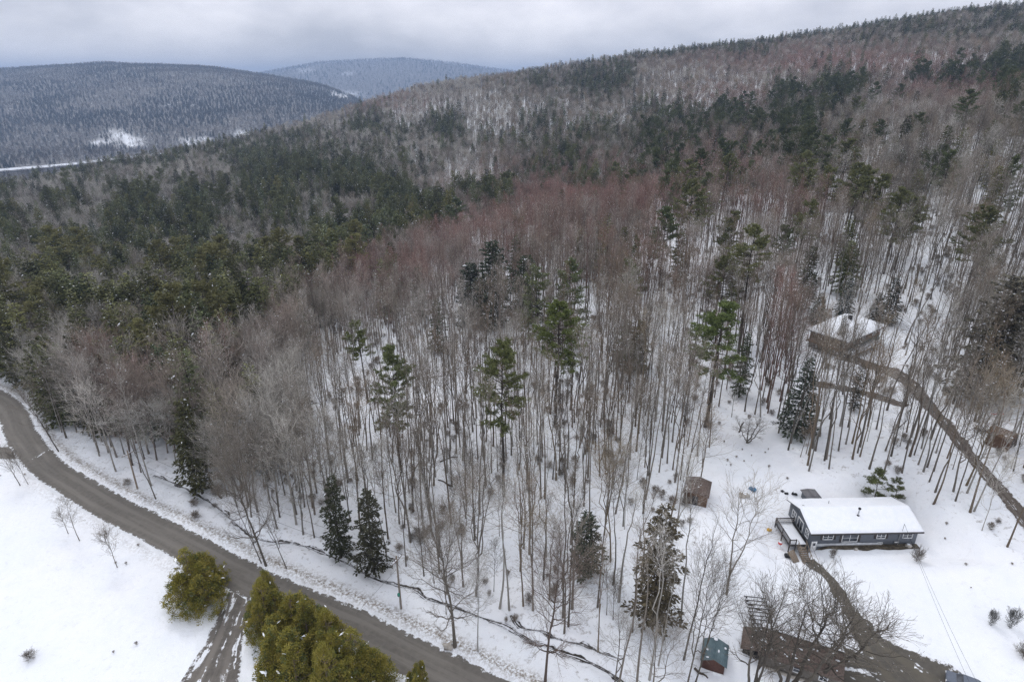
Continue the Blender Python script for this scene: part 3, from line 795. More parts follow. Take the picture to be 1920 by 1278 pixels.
# --- the service wires from the mast
pm = RP(*MAST)
pe = hit(1806, 1425); pz0 = float(gz(pe[0], pe[1]))
def utility_pole(x, y, h, yaw, label, arm=True, box=False):
    o = root('utility_pole', (x, y, float(gz(x, y))), yaw, label, 'utility pole')
    b = MB(); b.tube([(0, 0, -.4), (0, 0, h)], [.17, .11], 10); b.obj('pole', M_WOOD, o)
    if arm:
        b = MB(); b.box(-1.2, 1.2, -.08, .08, h - .75, h - .60); ar_ = b.obj('crossarm', M_WOOD, o)
        b = MB(); b.box(-1.2, 1.2, -.08, .08, h - .598, h - .54); b.obj('snow', M_SNOWCLUMP, ar_)
        for q_ in (-1.05, -.45, .45, 1.05):
            b = MB(); b.tube([(q_, 0, h - .6), (q_, 0, h - .46), (q_, 0, h - .40)], [.05, .07, .03], 7); b.obj('insulator', M_DARK, ar_)
    if box:
        b = MB(); b.box(-.42, -.17, -.18, .12, 2.6, 3.1); b.obj('meter_box', mat('green_box', (.05, .26, .19), .6), o)
        b = MB(); b.tube([(-.2, -.1, .2), (-.22, -.12, 2.6)], .03, 5); b.tube([(-.14, -.1, 3.1), (-.1, -.1, h - 1)], .025, 5); b.obj('conduit', M_METAL, o)
    return o
utility_pole(pe[0], pe[1], 8, 0, 'wooden pole below the lawn where the house wires end', arm=False)
def wire(name, a, c, sag, label, r=.016, group=None, cat='wire'):
    a = np.array(a, float); c = np.array(c, float); s_ = np.linspace(0, 1, 26)
    P = a[None] * (1 - s_[:, None]) + c[None] * s_[:, None]; P[:, 2] -= sag * 4 * s_ * (1 - s_)
    b = MB(); b.tube(P, r, 5); o = b.obj(name, M_DARK); o['label'] = label; o['category'] = cat
    if group: o['group'] = group
    return o
wire('service_wire', pm, (pe[0], pe[1], pz0 + 7.6), .6, 'nearer-house wire of two thin service wires over the snowy lawn', .014, 'service wires over the lawn')
wire('service_wire', (pm[0] + .05, pm[1], pm[2] - .15), (pe[0] + 1.1, pe[1], pz0 + 7.4), .6, 'outer wire of two thin service wires over the snowy lawn', .014, 'service wires over the lawn')

# --- poles and wires along the road
pa = hit(752, 1140); pb = hit(258, 916)
za, zb = float(gz(pa[0], pa[1])), float(gz(pb[0], pb[1]))
rdir = math.atan2(pb[1] - pa[1], pb[0] - pa[0]) + math.pi / 2
utility_pole(pa[0], pa[1], 9.6, rdir + math.pi, 'wooden utility pole with snowy crossarm and green box beside the creek', box=True)
utility_pole(pb[0], pb[1], 8.2, rdir, 'thin reddish utility pole on the bank at the far end of the creek')
for q_, lb in ((-1.05, 'outermost'), (1.05, 'road-side')):
    c_, s_ = math.cos(rdir), math.sin(rdir)
    wire('power_line', (pa[0] - q_ * c_, pa[1] - q_ * s_, za + 9.2), (pb[0] - q_ * c_, pb[1] - q_ * s_, zb + 7.8), 1.0, lb + ' power line strung between the two roadside poles', .018, 'power lines by the road')
gp = hit(668, 1150)
wire('guy_wire', (pa[0], pa[1], za + 7.5), (gp[0], gp[1], float(gz(gp[0], gp[1]))), 0, 'thin guy wire slanting from the crossarm pole to the verge', .014)

# --- the upper house
ax = np.array([ur[0] - uc[0], ur[1] - uc[1]]); UL = float(np.hypot(*ax)); UYAW = math.atan2(ax[1], ax[0]); UD = 8.8
uh = root('upper_house', (uc[0], uc[1], UP_Z), UYAW, 'brown and dark green house with snowy hipped roof among trees on the slope', 'house')
UE, UR_ = 4.3, 6.6
b = MB(); b.box(0, UL, 0, UD, -1.0, 2.05); b.obj('lower_wall', M_DGREEN, uh)
b = MB(); b.box(.02, UL - .02, .02, UD - .02, 2.05, UE); b.obj('upper_wall', M_BROWNW, uh)
def hip(L, D, ze, zr, ov, lift):
    b = MB(); h = D / 2 + ov
    A = [(-ov, -ov), (L + ov, -ov), (L + ov, D + ov), (-ov, D + ov)]
    V = [(x, y, ze + lift) for x, y in A] + [(h - ov + .3, D / 2, zr + lift), (L - h + ov - .3, D / 2, zr + lift)]
    b.add(V, [(0, 1, 5, 4), (2, 3, 4, 5)]); b.add(V, [(1, 2, 5), (3, 0, 4)])
    return b, V
b, V = hip(UL, UD, UE, UR_, .8, 0.0)
b.add([(x, y, UE - .16) for x, y, z in V[:4]] + [(x, y, UE) for x, y, z in V[:4]], [(3, 2, 1, 0), (0, 1, 5, 4), (1, 2, 6, 5), (2, 3, 7, 6), (3, 0, 4, 7)])
uroof = b.obj('roof', M_GREYROOF, uh)
b, V = hip(UL, UD, UE, UR_, .8, .24)
b.add([(x, y, UE + .02) for x, y, z in V[:4]] + [(x, y, UE + .24) for x, y, z in V[:4]], [(0, 1, 5, 4), (1, 2, 6, 5), (2, 3, 7, 6), (3, 0, 4, 7)])
b.obj('snow', M_SNOW, uroof)
b = MB(); b.box(UL * .5 - .35, UL * .5 + .35, UD * .42, UD * .42 + .7, UE + 1.4, UR_ + .85); b.box(UL * .5 - .42, UL * .5 + .42, UD * .42 - .07, UD * .42 + .77, UR_ + .85, UR_ + .95); b.obj('chimney', M_DARK, uroof)
for yc in (UD * .82, UD * .52, UD * .22): window(uh, (0, yc), (0, 1), .7, .35, 1.6, (-1, 0), 0, .12)
for xc in (UL * .25, UL * .5, UL * .8): window(uh, (xc, 0), (1, 0), 1.1, 2.7, 3.8, (0, -1), 1, .10)
b = MB(); b.box(-1.7, 0, -.3, UD, 1.95, 2.13); bal = b.obj('balcony', M_BROWNW, uh)
b = MB()
for h in (2.55, 2.85, 3.12): b.box(-1.72, -1.64, -.3, UD, h, h + .08)
for k in range(6): b.box(-1.75, -1.61, UD * k / 5 * .97 - .2, UD * k / 5 * .97 - .06, 2.1, UE - .05)
b.obj('railing', M_WOOD, bal)
b = MB(); b.box(-.3, UL * .8, -2.2, -.02, 1.2, 1.38); po = b.obj('porch', M_WOOD, uh)
b = MB(); b.box(-.2, UL * .8 - .1, -2.1, -.1, 1.382, 1.56); b.obj('snow', M_SNOW, po)
b = MB()
b.box(-.3, UL * .8, -2.22, -2.14, 2.15, 2.25)
for k in range(9): b.box(-.28 + k * UL * .1, -.2 + k * UL * .1, -2.24, -2.16, -.6, 2.2)
b.obj('railing', M_WOOD, po)

# --- the dark roofed house at the bottom
la = hit(1424, 1243); lz = float(gz(la[0], la[1])); lb_ = at_z(1532, 1279, lz)
LYAW = math.atan2(lb_[1] - la[1], lb_[0] - la[0]); LL, LD = 8.8, 5.0
lh = root('dark_roofed_house', (la[0], la[1], lz - .1), LYAW, 'low weathered house, brown front roof slope, half hidden by yard tree boughs', 'house')
b = MB(); gable(b, LL, LD, -1.2, 2.2, 3.7); b.obj('wall', mat('grey_brown_siding', (.13, .12, .105), .85, c2=(.18, .165, .145), nscale=2, sx=(1, 1, 8)), lh)
lrb = roof_pair(LL, LD, 2.2, 3.7, .45, .14, .07); rng5 = np.random.RandomState(5)
for k in range(16):
    x = rng5.rand() * LL; y = rng5.rand() * LD * .45
    lrb.blob((x, y, 2.2 + 1.5 / (LD / 2) * y + .12), (.10 + .25 * rng5.rand(), .08 + .12 * rng5.rand(), .05), 1, k, 8, .3)
lr = lrb.obj('roof', [M_BROOF, M_SNOWCLUMP], lh)
b = MB(); sl = 1.5 / (LD / 2)
nx_, ny_ = 40, 12; xs = np.linspace(-.4, LL + .4, nx_); ys = np.linspace(LD / 2 - .1, LD + .4, ny_); Xg, Yg = np.meshgrid(xs, ys)
ed = np.minimum(np.minimum(Xg + .4, LL + .4 - Xg), np.minimum(Yg - LD / 2 + .1, LD + .4 - Yg))
Zg = 3.7 + .085 - sl * (Yg - LD / 2) + .25 * np.sqrt(np.clip(ed / .4, 0, 1)) * (1 + .2 * vnoise(Xg, Yg))
i_ = np.arange(ny_ - 1)[:, None] * nx_ + np.arange(nx_ - 1)[None]
b.add(np.stack([Xg, Yg, Zg], -1).reshape(-1, 3), np.stack([i_, i_ + 1, i_ + nx_ + 1, i_ + nx_], -1).reshape(-1, 4))
b.obj('snow', M_SNOW, lr, smooth=True)
b = MB(); b.box(-.1, LL, -.35, -.02, -1.2, .15); b.obj('foundation', M_CONC, lh)
window(lh, (4.2, 0), (1, 0), .75, .75, 1.65, (0, -1), 0, .12); window(lh, (7.2, 0), (1, 0), .8, .75, 1.65, (0, -1), 1, .12)
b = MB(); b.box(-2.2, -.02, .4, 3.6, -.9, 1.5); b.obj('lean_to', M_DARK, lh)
b = MB(); b.slab([(-2.5, .1, 1.5), (-.05, .1, 2.05), (-.05, 3.9, 2.05), (-2.5, 3.9, 1.5)], .1); b.obj('lean_to_roof', M_BROOF, lh)
pg0 = hit(1413, 1205); pgz = float(gz(pg0[0], pg0[1]))
pg = root('pergola', (pg0[0], pg0[1], pgz), math.radians(-8), 'wooden pergola with snow lying on its slats beside the dark roofed house', 'pergola')
b = MB()
for x in (-.05, 2.05): b.box(x, x + .1, -.3, 6.3, 1.95, 2.1)
b.obj('beam', M_DECKW, pg)
for x, y in ((0, 0), (2.1, 0), (0, 6), (2.1, 6), (0, 3), (2.1, 3)):
    b = MB(); b.box(x - .06, x + .06, y - .06, y + .06, -.6, 1.95); b.obj('post', M_DECKW, pg)
for k in range(10):
    b = MB(); b.box(-.35, 2.5, -.1 + k * .66, .08 + k * .66, 2.103, 2.22); sl_ = b.obj('slat', M_DECKW, pg)
    b = MB(); b.box(-.3, 2.45, -.08 + k * .66, .06 + k * .66, 2.222, 2.30); b.obj('snow', M_SNOWCLUMP, sl_)

# --- sheds
def shed(name, px, py, W, D, h, rise, yaw, mw, mr, label, ridge='y', skirt=None, door=True, snow=False, ov=.25):
    p = hit(px, py); o = root(name, (p[0], p[1], float(gz(p[0], p[1])) - .05), yaw, label, 'shed')
    b = MB()
    V = [(-W / 2, 0, -.4), (W / 2, 0, -.4), (W / 2, D, -.4), (-W / 2, D, -.4), (-W / 2, 0, h), (W / 2, 0, h), (W / 2, D, h), (-W / 2, D, h), (0, 0, h + rise), (0, D, h + rise)]
    b.add(V, [(3, 2, 1, 0), (1, 2, 6, 5), (3, 0, 4, 7), (0, 1, 5, 4), (2, 3, 7, 6)]); b.add(V, [(4, 5, 8), (6, 7, 9)]); b.obj('wall', mw, o)
    s_ = rise / (W / 2); e_ = h - s_ * ov
    b = MB()
    b.slab([(-W / 2 - ov, -ov, e_ + .06), (0, -ov, h + rise + .06), (0, D + ov, h + rise + .06), (-W / 2 - ov, D + ov, e_ + .06)], .07)
    b.slab([(0, -ov, h + rise + .062), (W / 2 + ov, -ov, e_ + .062), (W / 2 + ov, D + ov, e_ + .062), (0, D + ov, h + rise + .062)], .07)
    if snow:
        rr_ = np.random.RandomState(int(px))
        for k in range(snow):
            x = (rr_.rand() - .5) * W; b.blob((x, rr_.rand() * D, h + rise - abs(x) * s_ + .08), (.12 + .2 * rr_.rand(), .1 + .2 * rr_.rand(), .04), 1, k, 8, .3)
    r_ = b.obj('roof', [mr, M_SNOWCLUMP], o)
    if door:
        b = MB(); b.box(-.45, .45, -.05, .01, .02, min(h - .1, 1.75)); d_ = b.obj('door', M_DECKW, o)
        b = MB(); b.box(.30, .36, -.10, -.052, .8, .95); b.obj('handle', M_METAL, d_)
    if skirt:
        b = MB(); b.box(-W / 2 - .03, W / 2 + .03, -.06, -.003, -.25, .2); b.obj('skirt', skirt, o)
    return o
shed('green_roofed_shed', 1335, 1259, 2.7, 3.1, 1.75, .65, math.radians(-22), M_REDB, M_GROOF, 'little red-brown shed with green metal roof at the bottom of the yard', skirt=M_TRIM, door=False, snow=5)
shed('brown_shed', 1302, 946, 3.7, 4.3, 2.1, .45, math.radians(-22), M_BROWNW, M_BROOF, 'brown shed with bare shingle roof at the edge of the snowy clearing', snow=0)
q_ = RP(5.0, RD + 2.3); pxq, pyq, _ = proj(q_[0], q_[1], float(gz(q_[0], q_[1])))
shed('grey_roofed_shed', float(pxq), float(pyq), 2.0, 1.9, 1.6, .12, 0.05, M_SIDING, M_GREYROOF, 'low grey-roofed shed peeking over the back of the ranch house roof')
ob = shed('boarded_outbuilding', 1896, 838, 3.4, 3.2, 2.0, .8, math.radians(35), M_BROWNW, M_BROWNW, 'weathered brown outbuilding with slate-blue side at the picture edge', snow=6)
b = MB(); b.box(1.72, 1.76, .1, 3.1, .1, 1.9); b.obj('side_panel', mat('slate_blue_panel', (.16, .20, .25), .6), ob)

# --- the car at the foot of the driveway
cp = hit(1812, 1292); cz = float(gz(cp[0], cp[1]))
car = root('parked_car', (cp[0], cp[1], cz + .06), math.radians(-32), 'blue-grey car parked at the foot of the driveway, cut by the picture edge', 'car')
M_CAR = mat('blue_grey_paint', (.10, .12, .16), .3, spec=.6, c2=(.12, .14, .18))
prof = [(-2.25, .45), (-2.25, .80), (-2.1, .95), (-1.25, 1.0), (-.55, 1.46), (.85, 1.50), (1.6, 1.05), (2.15, .98), (2.25, .75), (2.25, .45)]
b = MB()
lo = [(x, -.88 if z < 1.02 else -.66, z) for x, z in prof]; hi_ = [(x, .88 if z < 1.02 else .66, z) for x, z in prof]
b.prism(lo, hi_); b.obj('body', M_CAR, car)
b = MB()
b.add([(-1.20, -.70, 1.04), (-1.20, .70, 1.04), (-.60, .60, 1.43), (-.60, -.60, 1.43)], [(0, 1, 2, 3)])
b.v[-1] = b.v[-1] + np.array([-.03, 0, .03]); b.obj('windscreen', M_GLASS, car)
b = MB(); b.add([(1.52, -.68, 1.10), (1.52, .68, 1.10), (.92, .60, 1.46), (.92, -.60, 1.46)], [(0, 1, 2, 3)]); b.v[-1] = b.v[-1] + np.array([.04, 0, .03]); b.obj('rear_window', M_GLASS, car)
for s_ in (-1, 1):
    b = MB(); b.add([(-1.05, s_ * .885, 1.03), (1.45, s_ * .885, 1.06), (.82, s_ * .70, 1.42), (-.52, s_ * .70, 1.40)], [(0, 1, 2, 3)]); b.obj('side_window', M_GLASS, car)
    b = MB(); b.box(-2.28, -2.2, s_ * .70 - .15, s_ * .70 + .15, .68, .84); b.obj('headlight', M_TRIM, car)
    b = MB(); b.box(2.2, 2.28, s_ * .72 - .13, s_ * .72 + .13, .72, .9); b.obj('tail_light', M_RED, car)
    b = MB(); b.box(-.95, -.8, s_ * .98 - .09, s_ * .98 + .09, 1.0, 1.12); b.obj('mirror', M_CAR, car)
    for x in (-1.4, 1.4):
        b = MB(); b.tube([(x, s_ * .90, .33), (x, s_ * .70, .33)], .34, 18); w_ = b.obj('wheel', M_DARK, car)
        b = MB(); b.tube([(x, s_ * .905, .33), (x, s_ * .84, .33)], .2, 14); b.obj('rim', M_METAL, w_)

# --- loose things in the snow
def lump(name, px, py, m, label, cat, sizes, seed=0, group=None):
    p = hit(px, py); o = root(name, (p[0], p[1], float(gz(p[0], p[1]))), 0, label, cat, group)
    b = MB(); r_ = np.random.RandomState(seed)
    for k, (sx, sy, sz) in enumerate(sizes):
        b.blob((r_.normal() * sx * .6 * (k > 0), r_.normal() * sy * .6 * (k > 0), sz * .35), (sx, sy, sz), 0, seed + k, 10, .35)
    b.obj(cat.replace(' ', '_') + '_body', m, o, smooth=False)
    b = MB(); b.blob((sizes[0][0] * .15, sizes[0][1] * .25, sizes[0][2] * 1.05), (sizes[0][0] * .6, sizes[0][1] * .6, sizes[0][2] * .3), 0, seed + 9, 9, .3); b.obj('snow', M_SNOWCLUMP, o)
    return o
lump('tarp_heap', 1411, 917, M_BLUE, 'crumpled blue tarp heap in the snow by the brown shed clearing', 'tarp', ((.65, .4, .4), (.45, .35, .3), (.35, .3, .35)), 3)
lump('rubble_heap', 1397, 930, M_CONC, 'snowy heap of grey rubble just below the blue tarp', 'rubble', ((.7, .5, .35), (.5, .4, .4), (.4, .3, .3)), 8)
lump('toy', 1441, 994, M_YEL, 'small yellow plastic toy alone on the snowy yard', 'toy', ((.35, .22, .3), (.2, .2, .25)), 5)
for i, (px, py, r_, lb) in enumerate(((1467, 921, .3, 'first dark stone in the row behind the ranch house'), (1475, 925, .35, 'dark stone in the middle of the row behind the ranch house'), (1489, 926, .45, 'largest dark stone nearest the grey-roofed shed'), (842, 1212, .8, 'snow-capped boulder at the foot of the drooping verge tree'),
                                  (1605, 1030, .3, 'snow-topped stone on the dark garden bed'), (1703, 1024, .5, 'snowy stone at the far end of the garden bed'))):
    lump('boulder', px, py, M_CONC if i > 2 else M_DARK, lb, 'boulder', ((r_, r_ * .8, r_ * .6),), 20 + i, 'stones and boulders')
M_LOG = mat('wet_log', (.06, .048, .04), .9, c2=(.11, .09, .07), nscale=5)
for i, (px, py, L_, a_, lb) in enumerate(((835, 905, 3.4, 2.6, 'dark fallen log lying across the slope in the middle of the bare stand'), (842, 860, 3.6, .25, 'upper fallen log above the dark one in the bare stand'), (810, 708, 6, .35, 'fallen trunk at the upper rim of the snowy gap'),
                                      (1745, 500, 5, .4, 'fallen trunk on the slope above the upper house'), (1420, 1140, 3, -.5, 'dark fallen branch between the large shaggy hemlock and the pergola'), (410, 925, 4, 2.2, 'dark snag lying in the creek start'), (1315, 1262, 2, -.8, 'short dark log in the snow beside the green roofed shed'), (1390, 800, 4, 1.0, 'fallen trunk in the upper tip of the clearing'))):
    p = hit(px, py); z_ = float(gz(p[0], p[1]))
    b = MB(); s_ = np.linspace(-.5, .5, 7); xx = s_ * L_ * math.cos(a_); yy2 = s_ * L_ * math.sin(a_)
    P = np.c_[p[0] + xx, p[1] + yy2, gz(p[0] + xx, p[1] + yy2) + .08 + .03 * np.sin(s_ * 9)]
    P[:, 1] += .25 * np.sin(s_ * 5 + i)
    b.tube(P, .16 * (1 - .4 * (s_ + .5)), 7)
    for k in range(4):
        q2 = P[rngd.randint(1, 6)]; b.tube([q2, q2 + np.array([rngd.normal() * .7, rngd.normal() * .7, .12 + rngd.rand() * .3])], [.035, .012], 4)
    o = b.obj('fallen_log', M_LOG); o['label'] = lb; o['category'] = 'log'; o['group'] = 'fallen logs'
p = hit(1868, 790); z_ = float(gz(p[0], p[1]))
hm = root('hammock', (p[0], p[1], z_), 0, 'red strip of cloth hung level between trunks near the outbuilding', 'hammock')
b = MB(); s_ = np.linspace(-1.35, 1.35, 12); zz = 1.45 + .08 * (s_ / 1.35) ** 2
V = np.concatenate([np.c_[s_, np.full(12, -.22), zz + .1], np.c_[s_, np.full(12, 0), zz], np.c_[s_, np.full(12, .22), zz + .1]])
b.add(V, [(j * 12 + i, j * 12 + i + 1, j * 12 + 13 + i, j * 12 + 12 + i) for j in range(2) for i in range(11)]); b.obj('cloth', M_RED, hm)
for s1 in (-1, 1):
    b = MB(); b.tube([(s1 * 1.35, 0, 1.55), (s1 * 2.3, 0, 1.8)], .02, 5); b.obj('cord', M_DARK, hm)
    b = MB(); b.tube([(s1 * 2.3, 0, -.2), (s1 * 2.3, 0, 2.0)], .07, 7); b.obj('post', M_WOOD, hm)
p = hit(1838, 808); pt = root('picnic_table', (p[0], p[1], float(gz(p[0], p[1]))), .5, 'dark snow-topped picnic table in the trees below the red hammock', 'picnic table')
b = MB(); b.box(-.9, .9, -.38, .38, .70, .76); tp = b.obj('table_top', M_DECKW, pt)
b = MB(); b.box(-.75, .85, -.3, .3, .762, .86); b.obj('snow', M_SNOWCLUMP, tp)
for s1 in (-1, 1):
    b = MB(); b.box(-.9, .9, s1 * .72 - .13, s1 * .72 + .13, .42, .47); b.obj('bench', M_DECKW, pt)
    b = MB(); b.box(s1 * .65 - .04, s1 * .65 + .04, -.8, .8, .34, .42); b.slab([(s1 * .65 - .04, -.6, .05), (s1 * .65 + .04, -.6, .05), (s1 * .65 + .04, -.2, .7), (s1 * .65 - .04, -.2, .7)], .1); b.slab([(s1 * .65 - .04, .2, .7), (s1 * .65 + .04, .2, .7), (s1 * .65 + .04, .6, .05), (s1 * .65 - .04, .6, .05)], .1); b.obj('leg_frame', M_DECKW, pt)

# ------------------------------------------------------------------ trees
def tree_bare(seed, H, r0, cb=.5, limb=.22, nl=16, a0=25, a1=60, ns=7, nt=6, lean=.02, wob=.012, up=.18, fork=0, tw=.011, low=0):
    """returns trunk (with limbs) and crown (branchlets and twigs)"""
    rng = np.random.RandomState(seed)
    T, Cn = MB(), MB()
    n = 12; s = np.linspace(0, 1, n)
    la = rng.rand() * 6.28
    P = np.zeros((1 + fork, n, 3)); R = np.zeros((1 + fork, n))
    wo = np.cumsum(rng.normal(size=(n, 2)) * wob * H * .5, axis=0)
    wo -= wo[0]
    P[0, :, 2] = s * H - .3 * (s == 0)
    P[0, :, 0] = math.cos(la) * lean * H * s ** 1.3 + wo[:, 0] * s
    P[0, :, 1] = math.sin(la) * lean * H * s ** 1.3 + wo[:, 1] * s
    R[0] = r0 * (1 - .88 * s ** .9); R[0, 0] = r0 * 1.25
    for k in range(fork):
        i0 = rng.randint(2, 6) if not low else rng.randint(0, 2)
        q = s * (1 - i0 / (n - 1)) ; az = rng.rand() * 6.28
        out = .30 * H if low else .13 * H
        P[k + 1] = P[0, i0][None] + np.stack([np.cos(az) * out * q ** .8 * 1.1, np.sin(az) * out * q ** .8 * 1.1, q * H * .97], -1)
        P[k + 1, 1:] += rng.normal(size=(n - 1, 3)) * .012 * H
        R[k + 1] = R[0, i0] * .85 * (1 - .86 * s)
    v, f = tubes(P, R, 7); T.add(v, f)
    M = 1 + fork
    u = np.sort(cb + (.97 - cb) * rng.rand(M, nl) ** .85, axis=1)
    fi = u * (n - 1); i = np.clip(fi.astype(int), 0, n - 2); w = (fi - i)[..., None]; ar = np.arange(M)[:, None]
    O = P[ar, i] * (1 - w) + P[ar, i + 1] * w; rr = R[ar, i] * (1 - w[..., 0]) + R[ar, i + 1] * w[..., 0]
    az = (np.arange(M * nl).reshape(M, nl) * 2.4 + rng.rand(M, nl) * 1.2)
    rel = (u - cb) / (1 - cb)
    an = np.radians(a1 + (a0 - a1) * rel + rng.normal(size=u.shape) * 7)
    D = np.stack([np.cos(az) * np.sin(an), np.sin(az) * np.sin(an), np.cos(an)], -1)
    L = limb * H * (.45 + .75 * np.sin(np.pi * np.clip(.22 + rel * .78, 0, 1))) * (.7 + .5 * rng.rand(M, nl))
    m = 6; q = np.linspace(0, 1, m)
    LP = O[..., None, :] + D[..., None, :] * (L[..., None] * q)[..., None]
    LP[..., 2] += up * L[..., None] * q ** 2
    LP[..., 1:, :] += rng.normal(size=(M, nl, m - 1, 3)) * (.03 * L)[..., None, None]
    LR = np.maximum(rr * .55, .02)[..., None] * (1 - .75 * q)
    LP = LP.reshape(-1, m, 3); LR = LR.reshape(-1, m)
    v, f = tubes(LP, LR, 4); T.add(v, f)
    SP_, SR = spawn(LP, LR, ns, .18, 22, 52, .50, 4, .12, rng, rr=.6)
    SR = np.maximum(SR, tw * 1.1)
    v, f = tubes(SP_, SR, 3); Cn.add(v, f)
    T0P, T0R = spawn(P[:, 5:], R[:, 5:], 10, .45, 20, 50, .22, 4, .1, rng, rr=.3)
    SP2 = np.concatenate([SP_, T0P]); SR2 = np.concatenate([SR, np.maximum(T0R, tw * 1.2)])
    v, f = tubes(T0P, np.maximum(T0R, tw * 1.2), 3); Cn.add(v, f)
    TP, TR = spawn(SP2, SR2, nt, .12, 20, 48, .48, 3, .08, rng, rr=.7)
    TR = np.clip(TR, tw * .8, tw * 1.3)
    v, f = tubes(TP, TR, 3); Cn.add(v, f)
    if ns * nt > 40:
        XP, XR = spawn(TP, TR, 3, .2, 20, 45, .5, 2, .04, rng, rr=.8)
        v, f = tubes(XP, np.clip(XR, tw * .6, tw), 3); Cn.add(v, f)
    return T, Cn
def snow_bits(mb, C, rng, size, m):
    """small flattened caps of snow lying at the points C"""
    n = len(C)
    a = rng.rand(n) * 6.28; L = size * (.5 + rng.rand(n)); w = L * (.22 + .2 * rng.rand(n))
    dx = np.c_[np.cos(a), np.sin(a), rng.normal(size=n) * .25]; dy = np.c_[-np.sin(a), np.cos(a), rng.normal(size=n) * .25]
    up = np.zeros((n, 3)); up[:, 2] = L * .35
    V = np.stack([C - dx * L[:, None], C - dy * w[:, None], C + dx * L[:, None], C + dy * w[:, None], C + up], 1).reshape(-1, 3)
    b = np.arange(n)[:, None] * 5
    F_ = np.concatenate([np.c_[b, b + 1, b + 4], np.c_[b + 1, b + 2, b + 4], np.c_[b + 2, b + 3, b + 4], np.c_[b + 3, b, b + 4]])
    mb.add(V, F_, m)
def tree_conifer(seed, H, R, cb=.06, nb=110, dens=13, spray=.5, droop=.25, power=.85, snow=.03, irr=.2, r0=None, wfac=.16):
    rng = np.random.RandomState(seed)
    T, Cn = MB(), MB()
    r0 = r0 or H * .0125
    s = np.linspace(0, 1, 8); P = np.c_[rng.normal(size=8) * .03, rng.normal(size=8) * .03, s * H]; P[0, 2] = -.3
    T.tube(P, r0 * (1 - .93 * s) * np.where(s == 0, 1.25, 1), 7)
    u = cb + (.985 - cb) * (np.arange(nb) + rng.rand(nb)) / nb
    az = np.arange(nb) * 2.39996 + rng.normal(size=nb) * .25
    rel = (u - cb) / (1 - cb)
    L = R * ((1 - rel) ** power * .96 + .05) * (1 - irr + 2 * irr * rng.rand(nb)) * np.clip(.45 + rel * 5, 0, 1)
    m = 5; q = np.linspace(0, 1, m)
    rise = .25 * rel * L
    BP = np.stack([np.cos(az)[:, None] * L[:, None] * q, np.sin(az)[:, None] * L[:, None] * q,
                   u[:, None] * H + rise[:, None] * q * 1.5 - droop * L[:, None] * q ** 2 * (1.3 - rel[:, None])], -1)
    v, f = tubes(BP, np.maximum(.012, .012 * L)[:, None] * (1 - .8 * q)[None] * 1.2, 3); T.add(v, f)
    CC, DD, WW = [], [], []
    for k in range(nb):
        n = max(5, int(dens * L[k]))
        t = rng.rand(n) ** .65
        c = np.stack([np.interp(t, q, BP[k, :, j]) for j in range(3)], -1)
        side = np.array([-math.sin(az[k]), math.cos(az[k]), 0]); out = np.array([math.cos(az[k]), math.sin(az[k]), 0])
        lat = (rng.rand(n) * 2 - 1) * .36 * L[k] * (1.1 - t) 
        c = c + side * lat[:, None]; c[:, 2] += rng.normal(size=n) * .06 - np.abs(lat) * .18
        d = out * (.5 + .5 * rng.rand(n))[:, None] + side * (np.sign(lat) * (.3 + .6 * rng.rand(n)))[:, None]
        d[:, 2] += rng.normal(size=n) * .28 - .18
        d = norm(d) * (spray * (.6 + .7 * rng.rand(n)))[:, None]
        w = norm(np.cross(d, rng.normal(size=(n, 3)) * .5 + np.array([0, 0, 1.]))) * (spray * wfac * (.8 + .6 * rng.rand(n)))[:, None]
        CC.append(c); DD.append(d); WW.append(w)
    CC, DD, WW = map(np.concatenate, (CC, DD, WW))
    v, f = kites(CC, DD, WW); Cn.add(v, f, 0)
    k = rng.rand(len(CC)) < snow
    if k.any(): snow_bits(Cn, CC[k] + DD[k] * .5 + np.array([0, 0, .05]), rng, spray * .33, 1)
    k = rng.rand(len(CC)) < snow * .05
    if k.any(): snow_bits(Cn, CC[k] + DD[k] * .5 + np.array([0, 0, .08]), rng, min(spray, 1) * .75, 1)
    return T, Cn
